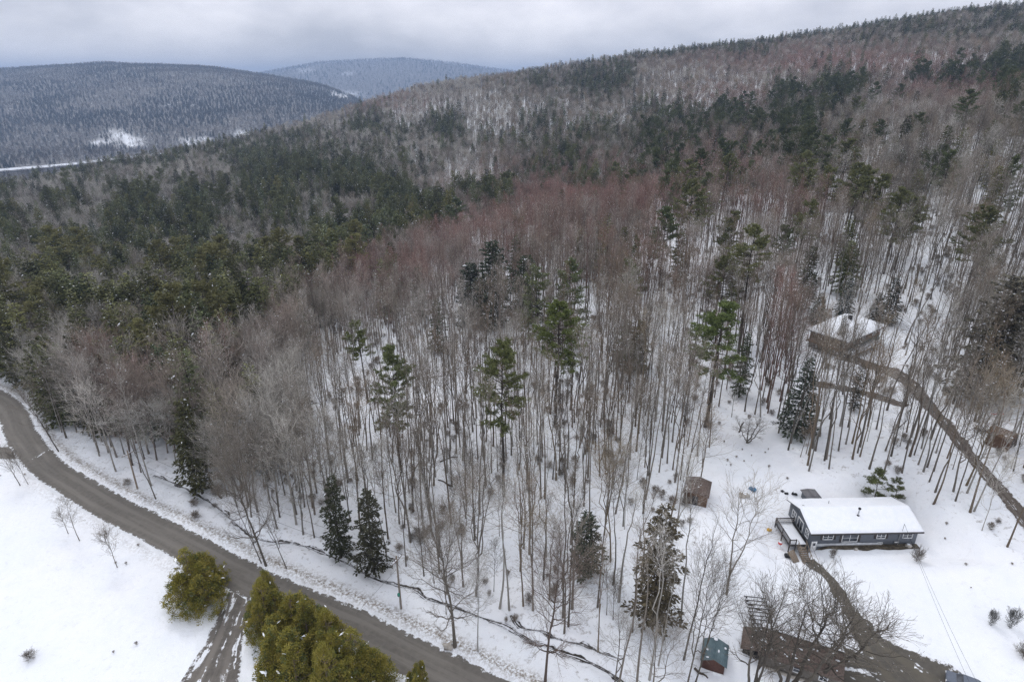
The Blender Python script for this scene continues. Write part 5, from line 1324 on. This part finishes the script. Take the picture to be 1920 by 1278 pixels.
GT = GREY * .8
HAND = [  # kinds, index, base px, base py, top py, tint, name, label, extra width, turn, lean (east, north)
 ('PINE',0,945,930,648,(.115,.14,.06),'white_pine','tallest white pine, layered round top above the middle of the bare stand',.74,0,(0,0)),
 ('PINE',2,752,885,655,(.12,.15,.07),'white_pine','thin-crowned white pine with long bare lower trunk, above the two creekside hemlocks',.75,1,(0,0)),
 ('PINE',1,690,755,603,(.12,.15,.055),'white_pine','sparse one-sided white pine beside a snowy gap in the trees',.9,2,(-.06,0)),
 ('PINE',0,1040,800,568,(.11,.145,.05),'white_pine','bright green broad-topped pine rising behind the tallest white pine',.95,3,(0,0)),
 ('PINE',3,1322,800,572,(.10,.14,.05),'white_pine','full green pine at the edge of the ranch house clearing',1.15,4,(.02,0)),
 ('HEML',3,1385,745,620,(.075,.095,.05),'hemlock','dark narrow hemlock just beside the full green pine at the clearing edge',.8,5,(0,0)),
 ('PINE',2,1236,545,392,(.085,.115,.055),'white_pine','dark dense-crowned pine standing alone above the reddish maples',1.0,6,(0,0)),
 ('FULLP',0,1190,560,448,(.09,.12,.06),'white_pine','smaller pale pine tucked against the dark dense-crowned pine',.7,7,(0,0)),
 ('FULLP',0,1012,650,502,(.13,.165,.085),'white_pine','pale grey-green pine beside the big dark hemlock group',1.0,8,(0,0)),
 ('FULLP',0,1068,640,487,(.12,.155,.08),'white_pine','pale pine with pointed top behind the bright green broad-topped pine',.85,9,(0,0)),
 ('PINE',3,1172,620,488,(.115,.145,.06),'white_pine','round green pine crown alone in the thicket of bare trunks',.9,1,(0,0)),
 ('PINE',3,1755,405,283,(.10,.13,.06),'white_pine','green pine on the upper slope nearer the ridge, of a pair high among bare trunks',.9,2,(0,0)),
 ('FULLP',0,1868,410,293,(.10,.125,.06),'white_pine','ragged pine nearest the picture edge, high among bare trunks',.8,3,(0,0)),
 ('PINE',1,1702,480,370,(.13,.155,.065),'white_pine','yellowish sparse pine on the snowy slope above the upper house',.9,4,(0,0)),
 ('PINE',1,1345,560,440,(.11,.13,.07),'white_pine','faint thin pine between the dark dense-crowned pine and the slope houses',.8,5,(0,0)),
 ('PINE',3,1450,560,425,(.09,.11,.06),'white_pine','dull green pine low on the slope below the reddish maple thicket',.8,6,(0,0)),
 ('FULLP',0,388,710,538,(.12,.145,.075),'white_pine','large pale green pine at the edge of the dark evergreen wood',.85,7,(0,0)),
 ('FULLP',0,322,700,570,(.12,.15,.075),'white_pine','broad pale pine leaning on its larger pale neighbour in the evergreen wood',.9,8,(0,0)),
 ('FULLP',0,862,470,372,(.10,.13,.075),'white_pine','grey-green pine at the tip of the evergreen wood by the red maples',1.1,9,(0,0)),
 ('FULLP',0,640,540,440,(.115,.14,.065),'white_pine','pale green pine on the lower rim of the evergreen wood',1.1,1,(0,0)),
 ('BIGH',0,925,612,450,(.050,.065,.040),'hemlock','biggest dark hemlock, snow on its boughs, in the centre of the slope',1.0,1,(0,0)),
 ('BIGH',1,885,606,492,(.050,.063,.042),'hemlock','dark hemlock crowding the downhill flank of the biggest dark hemlock',1.1,2,(0,0)),
 ('BIGH',1,985,600,478,(.058,.073,.040),'hemlock','dark hemlock half hidden behind the pale grey-green pine',1.0,3,(0,0)),
 ('HEML',0,788,600,498,(.062,.075,.035),'hemlock','round dark hemlock, upper one of three among reddish maples',1.0,4,(0,0)),
 ('HEML',4,738,590,515,(.062,.078,.033),'hemlock','smallest of three round dark hemlocks among reddish maples',1.0,5,(0,0)),
 ('HEML',0,822,660,560,(.062,.078,.030),'hemlock','lowest of three round dark hemlocks among reddish maples',.95,6,(0,0)),
 ('HEML',4,532,650,555,(.055,.07,.028),'hemlock','lone ball-shaped dark hemlock on the rim of the grey woods',1.1,7,(0,0)),
 ('HEML',3,400,690,580,(.06,.075,.03),'hemlock','dark hemlock under the large pale green pine',1.1,8,(0,0)),
 ('HEML',3,640,1045,890,(.055,.060,.034),'hemlock','shaggy narrow hemlock on the creek bank, uphill one of the pair',.9,9,(0,0)),
 ('HEML',1,702,1074,915,(.062,.062,.038),'hemlock','broad brownish hemlock on the creek bank beside the utility pole',.95,1,(0,0)),
 ('HEML',2,1096,1078,960,(.055,.068,.045),'hemlock','small dark hemlock alone in the snow among bare trunks',1.1,2,(0,0)),
 ('HEML',3,1222,1172,945,(.105,.088,.055),'hemlock','large shaggy brownish hemlock downhill of the brown shed',1.05,3,(0,0)),
 ('SPRU',1,1492,812,668,(.07,.085,.06),'spruce','large grey-green spruce beneath the upper house, snow in its boughs',1.15,4,(0,0)),
 ('HEML',3,1600,770,680,(.065,.065,.045),'hemlock','thin dark hemlock between the upper house and the parking strip',.8,5,(0,0)),
 ('BIGH',0,1840,745,515,(.125,.115,.085),'hemlock','great grey hemlock beyond the upper driveway near the picture edge',1.15,6,(0,0)),
 ('HEML',2,380,925,745,(.075,.075,.035),'hemlock','shaggy olive hemlock where the roadside woods meet the creek',.85,7,(0,0)),
 ('FULLP',1,1638,940,882,(.10,.125,.055),'young_pine','small green pine behind the ranch house, larger one of two',1.0,8,(0,0)),
 ('FULLP',1,1675,942,897,(.10,.12,.06),'young_pine','small open pine behind the ranch house, smaller one of two',.9,9,(0,0)),
 ('SPRU',1,1662,606,520,(.028,.04,.03),'spruce','black-green spruce directly behind the roof of the upper house',1.25,1,(0,0)),
 ('SPRU',0,1640,600,548,(.028,.04,.03),'spruce','small black-green spruce pressed against its tall neighbour behind the upper house',1.2,2,(0,0)),
 ('SPRU',0,1581,592,520,(.045,.06,.045),'spruce','snow-laden pointed spruce behind the ridge of the upper house',1.0,3,(0,0)),
 ('SPRU',0,1530,608,548,(.05,.065,.045),'spruce','snow-laden wide spruce past the gable end of the upper house',1.2,4,(0,0)),
 ('SPRU',0,1570,664,590,(.06,.07,.05),'spruce','thin young spruce in front of the upper house roof',.6,5,(0,0)),
 ('SPRU',0,1520,560,510,(.06,.07,.05),'spruce','small spruce uphill of the snow-laden pair behind the upper house',.8,6,(0,0)),
 ('OPEN',1,110,846,728,GT,'bare_tree','leaning bare tree alone on the snowy bank inside the road bend',1.0,1,(-.28,0)),
 ('OPEN',2,38,910,838,GT,'bare_tree','bare tree clump on the field side of the road by the junction',.9,2,(-.12,0)),
 ('SAPL',1,53,908,850,GT,'bare_tree','thin bare tree leaning off the clump by the road junction',1.0,5,(-.2,0)),
 ('SAPL',2,149,1013,940,GREY*.9,'sapling','taller bare sapling standing in the open snowy field',1.5,3,(-.12,0)),
 ('SAPL',0,128,1000,955,GREY*.9,'sapling','small sapling just beside the taller one in the snowy field',1.2,4,(-.1,0)),
 ('SAPL',1,220,1063,1000,GREY,'sapling','lone pale sapling in the field nearest the hedge of cedars',1.3,5,(-.12,0)),
 ('SHRUB',1,57,1234,1224,GT,'shrub','tiny twiggy bush alone in the empty snowfield corner',1.0,6,(0,0)),
 ('POLE',2,292,935,795,GT,'bare_tree','straight grey trunk at the roadside edge of the woods by the creek start',.8,7,(-.1,0)),
 ('YARD',2,499,1060,860,GT,'bare_tree','leaning roadside tree with drooping side boughs over the verge',.62,2,(-.14,0)),
 ('OPEN',0,490,1055,880,GT,'bare_tree','twin stem behind the leaning roadside tree with drooping boughs',.5,4,(-.16,0)),
 ('OPEN',3,537,1064,925,GT,'bare_tree','crooked dark-footed tree on the verge across from the cedar hedge',.7,5,(-.16,0)),
 ('YARD',2,853,1210,985,GREY*.85,'bare_tree','wide drooping bare tree standing on the verge between road and creek',.8,3,(-.02,0)),
 ('BIRCH',0,896,1221,1055,(.55,.54,.52),'birch','slim white birch on the verge beside the creek',1.0,2,(-.03,0)),
 ('YARD',2,1022,1277,1045,(.18,.14,.115),'bare_tree','thick reddish-barked bare tree at the bottom where creek and verge meet',.62,0,(.03,0)),
 ('BIRCH',1,332,872,770,(.55,.54,.50),'birch','white forked birch at the roadside edge of the grey woods',1.2,1,(-.1,0)),
 ('OPEN',4,1287,1290,1060,(.19,.17,.14),'bare_tree','heavy trunk beside the green roofed shed, nearer one of two',.7,4,(.05,0)),
 ('OPEN',1,1303,1282,1075,(.19,.17,.14),'bare_tree','forked trunk beside the green roofed shed, leaning towards it',.7,3,(.12,0)),
 ('OPEN',0,1152,1285,1150,GT,'bare_tree','twisted bare tree at the bottom of the creek bend',.9,2,(.05,0)),
 ('YARD',0,1468,1310,1130,(.17,.15,.125),'bare_tree','multi-stemmed yard tree whose boughs cover the dark house roof',.95,1,(.02,0)),
 ('YARD',1,1545,1268,1145,(.17,.15,.125),'bare_tree','widest spreading yard tree, boughs reaching over the driveway',1.35,2.2,(.10,.05)),
 ('YARD',0,1408,1310,1125,(.17,.15,.125),'bare_tree','double-trunked yard tree in front of the wooden snowy pergola',.6,5,(.03,0)),
 ('SHRUB',0,1858,1172,1148,(.14,.14,.13),'shrub','small snow-dusted bush on the lawn, nearer the driveway',.6,5,(0,0)),
 ('SHRUB',0,1894,1176,1145,(.14,.14,.13),'shrub','small snow-dusted bush on the lawn, nearer the picture edge',.6,6,(0,0)),
 ('SHRUB',1,1919,1230,1216,GT,'shrub','twiggy bush half cut off at the edge of the snowy lawn',1.0,7,(0,0)),
 ('SHRUB',0,1560,1045,1030,GT,'shrub','little bush by the bed in front of the grey ranch house door',.8,1,(0,0)),
 ('SHRUB',1,1718,1052,1034,GT,'shrub','snowy bush at the end corner of the grey ranch house',.6,1,(0,0)),
 ('OPEN',2,1712,690,590,GT,'bare_tree','low crooked bare tree in the snow just beyond the upper house',1.4,1,(0,0)),
 ('OPEN',0,1462,752,600,(.25,.14,.12),'bare_tree','red-topped vase shaped maple beside the large grey-green spruce',.75,1,(.03,0)),
 ('YARD',0,1400,830,790,GT,'bare_tree','low spreading tangle of bare stems at the clearing edge',1.6,1,(0,0)),
 ('CEDAR',0,367,1122,1028,None,'cedar','round olive cedar standing apart across the lane from the hedge',1.5,0,(0,0)),
 ('CEDAR',1,505,1182,1084,None,'cedar','first olive cedar of the hedge, beside the slushy lane',1.35,1,(0,0)),
 ('CEDAR',0,560,1218,1112,None,'cedar','second cedar from the lane in the hedge along the road',1.3,2,(0,0)),
 ('CEDAR',2,585,1235,1128,None,'cedar','pointed cedar squeezed into the middle of the hedge',1.2,3,(0,0)),
 ('CEDAR',1,625,1262,1140,None,'cedar','cedar with tall spire near the far end of the hedge',1.1,4,(0,0)),
 ('CEDAR',0,672,1300,1178,None,'cedar','last broad cedar of the hedge against the road',1.2,5,(0,0)),
 ('CEDAR',2,560,1300,1180,None,'cedar','cedar at the outer foot of the hedge above the snowy lot',1.2,6,(0,0)),
 ('CEDAR',1,625,1345,1205,None,'cedar','lowest cedar of the hedge at the bottom of the picture',1.2,7,(0,0)),
 ('CEDAR',2,785,1315,1245,None,'cedar','little snow-tipped cedar beyond the hedge end at the roadside',.8,8,(0,0)),
]
def put(kind, name, x, y, z, yaw, sc, tint, label, category, group=None, tilt=(0, 0), wide=1.0, split=True):
    root = bpy.data.objects.new(name, None)
    COL.objects.link(root)
    root.empty_display_size = .5
    root.location = (x, y, z); root.rotation_euler = (tilt[1] * -1, tilt[0], 0)
    root['label'] = label; root['category'] = category
    if group: root['group'] = group
    a, b = kind.parts()
    for nm, me in (('trunk', a), ('crown', b)):
        o = bpy.data.objects.new(nm, me); COL.objects.link(o); o.parent = root
        o.rotation_euler = (0, 0, yaw); o.scale = (sc * wide, sc * wide, sc)
        if tint is not None:
            tn = np.array(tint, float) * (np.array([1.3, 1.18, 1.1]) if category == 'pine' and nm == 'crown' else 1.0)
            if nm == 'trunk' and category in ('pine', 'hemlock', 'spruce'): tn = np.array([.125, .105, .09])
            o['tint'] = [float(q) for q in tn]
    return root
CATS = {'white_pine': 'pine', 'young_pine': 'pine', 'hemlock': 'hemlock', 'spruce': 'spruce', 'bare_tree': 'bare tree', 'sapling': 'sapling', 'shrub': 'shrub', 'birch': 'birch', 'cedar': 'cedar'}
hand_xy = []
LAND = []
for (lst, ix, px, py, ty, tint, name, label, wide, yaw, lean) in HAND:
    p = hit(px, py); k = globals()[lst][ix]
    z0 = float(gz(p[0], p[1]))
    hs = np.linspace(.5, 45, 400); yy_ = proj(p[0], p[1], z0 + hs)[1]
    h = float(np.interp(-ty, -yy_, hs))
    put(k, name, p[0], p[1], z0, yaw, h / k.H, tint, label, CATS[name], {'cedar': 'cedars along the road', 'white_pine': 'white pines on the slope', 'hemlock': 'hemlocks on the slope', 'spruce': 'spruces near the houses', 'bare_tree': 'bare trees of the woods', 'sapling': 'bare saplings', 'shrub': 'garden bushes', 'birch': 'white birches', 'young_pine': 'young pines behind the ranch house'}[name], lean, wide)
    hand_xy.append((p[0], p[1]))
hand_xy = np.array(hand_xy)
hand_r = np.array([2.2 if h_[0] == 'BIGH' else 1.3 if h_[0] in ('FULLP', 'PINE') else 1.0 for h_ in HAND]); hand_sh = np.array([.30 if h_[0] == 'BIGH' else .5 if h_[0] in ('FULLP', 'PINE', 'HEML') else 1.0 for h_ in HAND])

# ------------------------------------------------------------------ the woods: the largest trees one by one, the rest as masses
TINYX, TINYY = [], []
def mass(name, items, label, category):
    """items: (kind, x, y, z, yaw, scale, tint, tilt) drawn as one object"""
    kinds = []
    for it in items:
        if it[0] not in kinds: kinds.append(it[0])
    coll = bpy.data.collections.new(name + '_sources')
    for i, k in enumerate(kinds):
        o = bpy.data.objects.new('%s_source_%02d' % (name, i), k.single()); coll.objects.link(o)
    idx = {id(k): i for i, k in enumerate(kinds)}
    me = bpy.data.meshes.new(name)
    n = len(items)
    me.vertices.add(n)
    me.vertices.foreach_set('co', np.array([(it[1], it[2], it[3]) for it in items], np.float32).ravel())
    for an, ty, vals in (('proto', 'INT', [idx[id(it[0])] for it in items]),
                         ('turn', 'FLOAT_VECTOR', [(it[7][1], it[7][0], it[4]) for it in items]),
                         ('grow', 'FLOAT', [it[5] for it in items]),
                         ('tint', 'FLOAT_VECTOR', [tuple(it[6]) for it in items])):
        a = me.attributes.new(an, ty, 'POINT')
        a.data.foreach_set('vector' if ty == 'FLOAT_VECTOR' else 'value', np.array(vals, np.int32 if ty == 'INT' else np.float32).ravel())
    ob = bpy.data.objects.new(name, me); COL.objects.link(ob)
    ng = bpy.data.node_groups.new(name, 'GeometryNodeTree')
    ng.interface.new_socket('Geometry', in_out='INPUT', socket_type='NodeSocketGeometry')
    ng.interface.new_socket('Geometry', in_out='OUTPUT', socket_type='NodeSocketGeometry')
    gi, go = ng.nodes.new('NodeGroupInput'), ng.nodes.new('NodeGroupOutput')
    ci = ng.nodes.new('GeometryNodeCollectionInfo'); ci.inputs['Collection'].default_value = coll
    ci.inputs['Separate Children'].default_value = True; ci.inputs['Reset Children'].default_value = True
    ip = ng.nodes.new('GeometryNodeInstanceOnPoints'); ip.inputs['Pick Instance'].default_value = True
    def na(nm, ty):
        q = ng.nodes.new('GeometryNodeInputNamedAttribute'); q.data_type = ty; q.inputs['Name'].default_value = nm; return q.outputs['Attribute']
    L = ng.links.new
    L(gi.outputs[0], ip.inputs['Points']); L(ci.outputs[0], ip.inputs['Instance'])
    L(na('proto', 'INT'), ip.inputs['Instance Index']); L(na('turn', 'FLOAT_VECTOR'), ip.inputs['Rotation']); L(na('grow', 'FLOAT'), ip.inputs['Scale'])
    L(ip.outputs[0], go.inputs[0])
    md = ob.modifiers.new('woods', 'NODES'); md.node_group = ng
    ob['kind'] = 'stuff'; ob['label'] = label; ob['category'] = category
    return ob

LANDMARKS = [  # px, py of the foot, short text
 (945,930,'the tallest white pine'),(752,885,'the thin-crowned white pine'),(690,755,'the sparse one-sided pine'),(1040,800,'the bright green broad pine'),
 (1322,800,'the full green clearing pine'),(1236,545,'the dark dense-crowned pine'),(925,620,'the biggest dark hemlock'),(788,600,'the three round hemlocks'),
 (532,650,'the ball-shaped hemlock'),(388,710,'the large pale pine'),(640,1045,'the creekside hemlock pair'),(1096,1078,'the lone small hemlock'),
 (1222,1172,'the large shaggy hemlock'),(1492,812,'the big grey-green spruce'),(1840,745,'the great grey hemlock'),(380,925,'the olive creekside hemlock'),
 (1312,935,'the brown shed'),(1580,660,'the upper house'),(1620,930,'the ranch house'),(1890,835,'the boarded outbuilding'),(752,1140,'the utility pole'),
 (853,1210,'the drooping verge tree'),(896,1221,'the white birch'),(1022,1277,'the thick reddish trunk'),(110,846,'the leaning tree in the bend'),
 (332,872,'the white forked birch'),(1342,1240,'the green roofed shed'),(1755,405,'the upper slope pine'),(1702,480,'the yellowish sparse pine'),
 (1462,752,'the red-topped maple'),(1740,750,'the upper driveway'),(1412,915,'the blue tarp'),(200,720,'the wooded road bend'),(1172,620,'the round pine crown'),
 (1850,930,'the lower driveway end'),(1560,1240,'the dark roofed house'),(620,720,'the snowy gap'),(450,470,'the evergreen wood middle'),(150,560,'the evergreen wood foot'),
 (862,470,'the grey-green rim pine'),(640,540,'the pale rim pine'),(1450,560,'the dull green slope pine')]
LP = np.array([(a, b) for a, b, _ in LANDMARKS], float)
ORD = ['nearest', 'second nearest', 'third nearest', 'fourth nearest', 'fifth nearest', 'sixth nearest', 'seventh nearest', 'eighth nearest', 'ninth nearest', 'tenth nearest']
def describe(items, noun):
    """one label per tree from its look and the landmark it stands by"""
    near_ = {}
    for i, it in enumerate(items):
        d = np.hypot(LP[:, 0] - it[9], (LP[:, 1] - it[10]) * 1.4)
        j = int(np.argmin(d)); dx, dy = it[9] - LP[j, 0], it[10] - LP[j, 1]
        side = ('beyond' if dy < 0 else 'this side of') if abs(dy) * 1.4 > abs(dx) else ('to the left of' if dx < 0 else 'to the right of')
        near_.setdefault((j, side), []).append((d[j], i))
    out = [None] * len(items)
    for (j, side), L in near_.items():
        for r, (dd, i) in enumerate(sorted(L)):
            o = ORD[r] if r < len(ORD) else '%dth nearest' % (r + 1)
            out[i] = '%s, %s %s %s' % (noun(items[i]), o, side, LANDMARKS[j][2])
            if len(out[i].replace('-', ' ').split()) > 15: out[i] = out[i].replace('slim ', '').replace('spreading ', '')
    return out

cand = []
for t in TREES:
    if hand_xy.size and np.min(np.hypot(hand_xy[:, 0] - t[2], (hand_xy[:, 1] - t[3]) * np.where(hand_xy[:, 1] > t[3], hand_sh, 1.0)) / hand_r) < (2.6 if t[0] in ('POLE', 'SAPL') else 4.0): continue
    cand.append(t)
def show(t):
    top = t[10] - 1100 * globals()[t[0]][t[1]].H * t[6] / t[11]
    vis = -40 < t[9] < 1960 and top < 1278 and t[10] > 0
    return globals()[t[0]][t[1]].H * t[6] / t[11] * (1 if vis else 0) * (1 if t[9] > 0 and t[9] < 1920 and t[10] < 1300 else .5)
bares = sorted([t for t in cand if t[0] in ('POLE', 'OPEN')], key=show, reverse=True)
sapls = sorted([t for t in cand if t[0] == 'SAPL'], key=show, reverse=True)
hems = sorted([t for t in cand if t[0] in ('HEML', 'FARC')], key=show, reverse=True)
pins = sorted([t for t in cand if t[0] in ('PINE', 'FULLP', 'FIRP')], key=show, reverse=True)
farb = [t for t in cand if t[0] == 'FARB']
NB, NS, NH, NP_ = 280, 110, 260, 110
def tone(t):
    c = t[7]
    if c[0] > c[1] * 1.55: return 'reddish'
    if c[0] > .29: return 'pale grey'
    if c[0] > c[1] * 1.22: return 'brown'
    return 'grey'
def bnoun(t):
    return ('slim %s bare tree' if t[0] == 'POLE' else 'spreading %s bare tree') % tone(t)
for lst_, nmax, nm, cat, grp, noun in ((bares, NB, 'bare_tree', 'bare tree', 'bare trees of the woods', bnoun), (sapls, NS, 'sapling', 'sapling', 'bare saplings', lambda t: 'thin %s sapling' % tone(t)),
                                       (hems, NH, 'hemlock', 'hemlock', 'hemlocks on the slope', lambda t: 'dark green hemlock'), (pins, NP_, 'white_pine', 'pine', 'white pines on the slope', lambda t: 'pale green pine')):
    sel = lst_[:nmax]
    labs = describe(sel, noun)
    for t, lb in zip(sel, labs):
        k = globals()[t[0]][t[1]]
        put(k, nm, t[2], t[3], t[4], t[5], t[6], t[7], lb, cat, grp, t[8])
def M_(ts): return [(globals()[t[0]][t[1]], t[2], t[3], t[4], t[5], t[6], t[7], t[8]) for t in ts]
mass('bare_woods', M_(bares[NB:] + sapls[NS:] + farb), 'grey and reddish leafless woods covering the snowy slope up to the ridge', 'woods')
mass('evergreen_woods', M_(hems[NH:] + pins[NP_:]), 'dark evergreens scattered through the woods on the slope and along the ridge', 'woods')

# the far hills across the valley
RIVER_W = []
for px, py in ((-420, 352), (-150, 333), (0, 322), (120, 312), (230, 300), (330, 288), (430, 277)):
    x, y, d = ray(px, py); k = (VALLEY + 1 - CAMZ) / d; RIVER_W.append((x * k, y * k))
def far_scatter(y0, y1, sp, xmin, xmax, seed, grow=1.0):
    r = np.random.RandomState(seed)
    ys = np.arange(y0, y1, sp); Xs, Ys = [], []
    for yv in ys:
        xs = np.arange(max(-.98 * yv, xmin * yv), xmax * yv, sp)
        Xs.append(xs + (r.rand(len(xs)) - .5) * sp); Ys.append(yv + (r.rand(len(xs)) - .5) * sp)
    x = np.concatenate(Xs); y = np.concatenate(Ys); z = gz(x, y)
    px, py, d = proj(x, y, z)
    k = (px > -60) & (py < 420) & (px < 1000)
    k &= ~((y < 2150) & (polydist(x, y, RIVER_W) < 60))
    for (bx_, by_, rx, ry) in FARSNOW:
        k &= ~((((px - bx_) / rx) ** 2 + ((py - by_) / ry) ** 2 + 1.1 * fbm(px / 16, py / 7, 2) < .8) & (r.rand(len(x)) < .55))
    x, y, z, px, py = x[k], y[k], z[k], px[k], py[k]
    n = 1.35 * fbm(px / 85, py / 20, 4)
    band = np.exp(-((py - 225) / 30) ** 2) * (px < 430) * .5 + np.exp(-((py - 185) / 22) ** 2 - ((px - 480) / 170) ** 2) * .6
    e_ = r.rand(len(x)) < np.clip(.16 + band + .6 * n, .03, .85)
    sc = (.55 + .75 * r.rand(len(x))) * grow
    out = []
    for i in range(len(x)):
        if e_[i]:
            out.append((TINYC[i % 2], x[i], y[i], z[i], r.rand() * 6.28, sc[i], np.array([.028, .038, .030]) * (.6 + .7 * r.rand()), (0, 0)))
        else:
            out.append((TINYB[i % 2], x[i], y[i], z[i], r.rand() * 6.28, sc[i], (GREY if r.rand() < .5 else BROWN) * (.28 + .45 * r.rand()), (0, 0)))
    return out
mass('valley_woods', far_scatter(2100, 4350, 14, -1, .02, 5, .8) + far_scatter(1250, 2100, 16, -1, -.2, 6, .85), 'bluish leafless and evergreen woods covering the hill across the valley', 'woods')
mass('distant_hill_woods', far_scatter(6400, 9700, 46, -.40, .12, 7, 1.7), 'hazy woods on the farthest hill beyond the valley', 'woods')

ru = np.random.RandomState(21)
ux = (ru.rand(5200) * 2 - 1) * 200; uy = 50 + ru.rand(5200) * 190
uz = gz(ux, uy); upx, upy, _d = proj(ux, uy, uz)
ok = (upx > -40) & (upx < 1960) & (upy < 1330) & ~inpoly(upx, upy, LAWN)
inF = inpoly(upx, upy, FIELD); ok &= ~(inF & (ux < np.interp(uy, _ry[_o], _rx[_o]) + 4)) & ~(inF & (ru.rand(5200) < .45))
for pl, d0 in ((road_w, 4.6), (udrive_w, 3.2), (drive_w, 4), (side_w, 4)): ok &= polydist(ux, uy, pl) > d0
ok &= (fbm(ux / 12, uy / 12, 2) > -.05)
for cx, cy, r in ((rc[0], rc[1], 12), (PADS[2][0], PADS[2][1], 10)): ok &= np.hypot(ux - cx, uy - cy) > r
tx = (ru.rand(900) * 2 - 1) * 130; ty_ = 50 + ru.rand(900) * 100; tz = gz(tx, ty_); tpx, tpy, _d = proj(tx, ty_, tz)
tk = (inpoly(tpx, tpy, FIELD) | inpoly(tpx, tpy, LAWN)) & (tpx > -30) & (tpx < 1950) & (tpy < 1330) & (fbm(tx / 14, ty_ / 14, 2) > .12)
for pl, d0 in ((road_w, 3.6), (drive_w, 3.5), (side_w, 3), (lane_w, 4.5)): tk &= polydist(tx, ty_, pl) > d0
tk &= np.hypot(tx - rc[0], ty_ - rc[1]) > 11
TUFTS = [(SHRUB[i % 2], tx[i], ty_[i], tz[i], ru.rand() * 6.28, .07 + .12 * ru.rand(), BROWN * (.8 + .5 * ru.rand()), (0, 0)) for i in np.where(tk)[0]]
mass('undergrowth', [(SHRUB[i % 2], ux[i], uy[i], uz[i], ru.rand() * 6.28, .25 + .5 * ru.rand(), (BROWN if ru.rand() < .6 else GREY) * (.7 + .5 * ru.rand()), (0, 0)) for i in np.where(ok)[0]] + TUFTS, 'low leafless brush poking through the snow under the trees', 'brush')

# river and railway bed on the valley floor
M_ICE = mat('river_ice', (.50, .53, .57), .4, c2=(.72, .75, .80), nscale=.01)
rv = []
for px, py in ((-420, 352), (-150, 333), (0, 322), (120, 312), (230, 300), (330, 288), (430, 277)):
    x, y, d = ray(px, py); k = (VALLEY + 1 - CAMZ) / d; rv.append((x * k, y * k))
ribbon('river', rv, 26, M_ICE, 6, step=25, nx=8, jag=6)
rv2 = [(x * .985, y * .985 - 45) for x, y in rv]
ribbon('valley_road', rv2, 9, mat('valley_road_surface', (.10, .10, .105), .8), 7, step=25, nx=4, jag=0)
# ------------------------------------------------------------------ the air of the valley
hz = MB(); hz.box(-13500, 13500, -260, 15400, VALLEY - 60, 330)
m = bpy.data.materials.new('haze'); m.use_nodes = True
n = m.node_tree.nodes; n.clear()
ho = n.new('ShaderNodeOutputMaterial'); hv = n.new('ShaderNodeVolumePrincipled')
hv.inputs['Color'].default_value = (.50, .68, 1.0, 1); hv.inputs['Density'].default_value = .00012; hv.inputs['Anisotropy'].default_value = .2
m.node_tree.links.new(hv.outputs[0], ho.inputs['Volume'])
haze = hz.obj('haze', m); haze['kind'] = 'stuff'; haze['label'] = 'thin winter haze filling the valley air'; haze['category'] = 'haze'
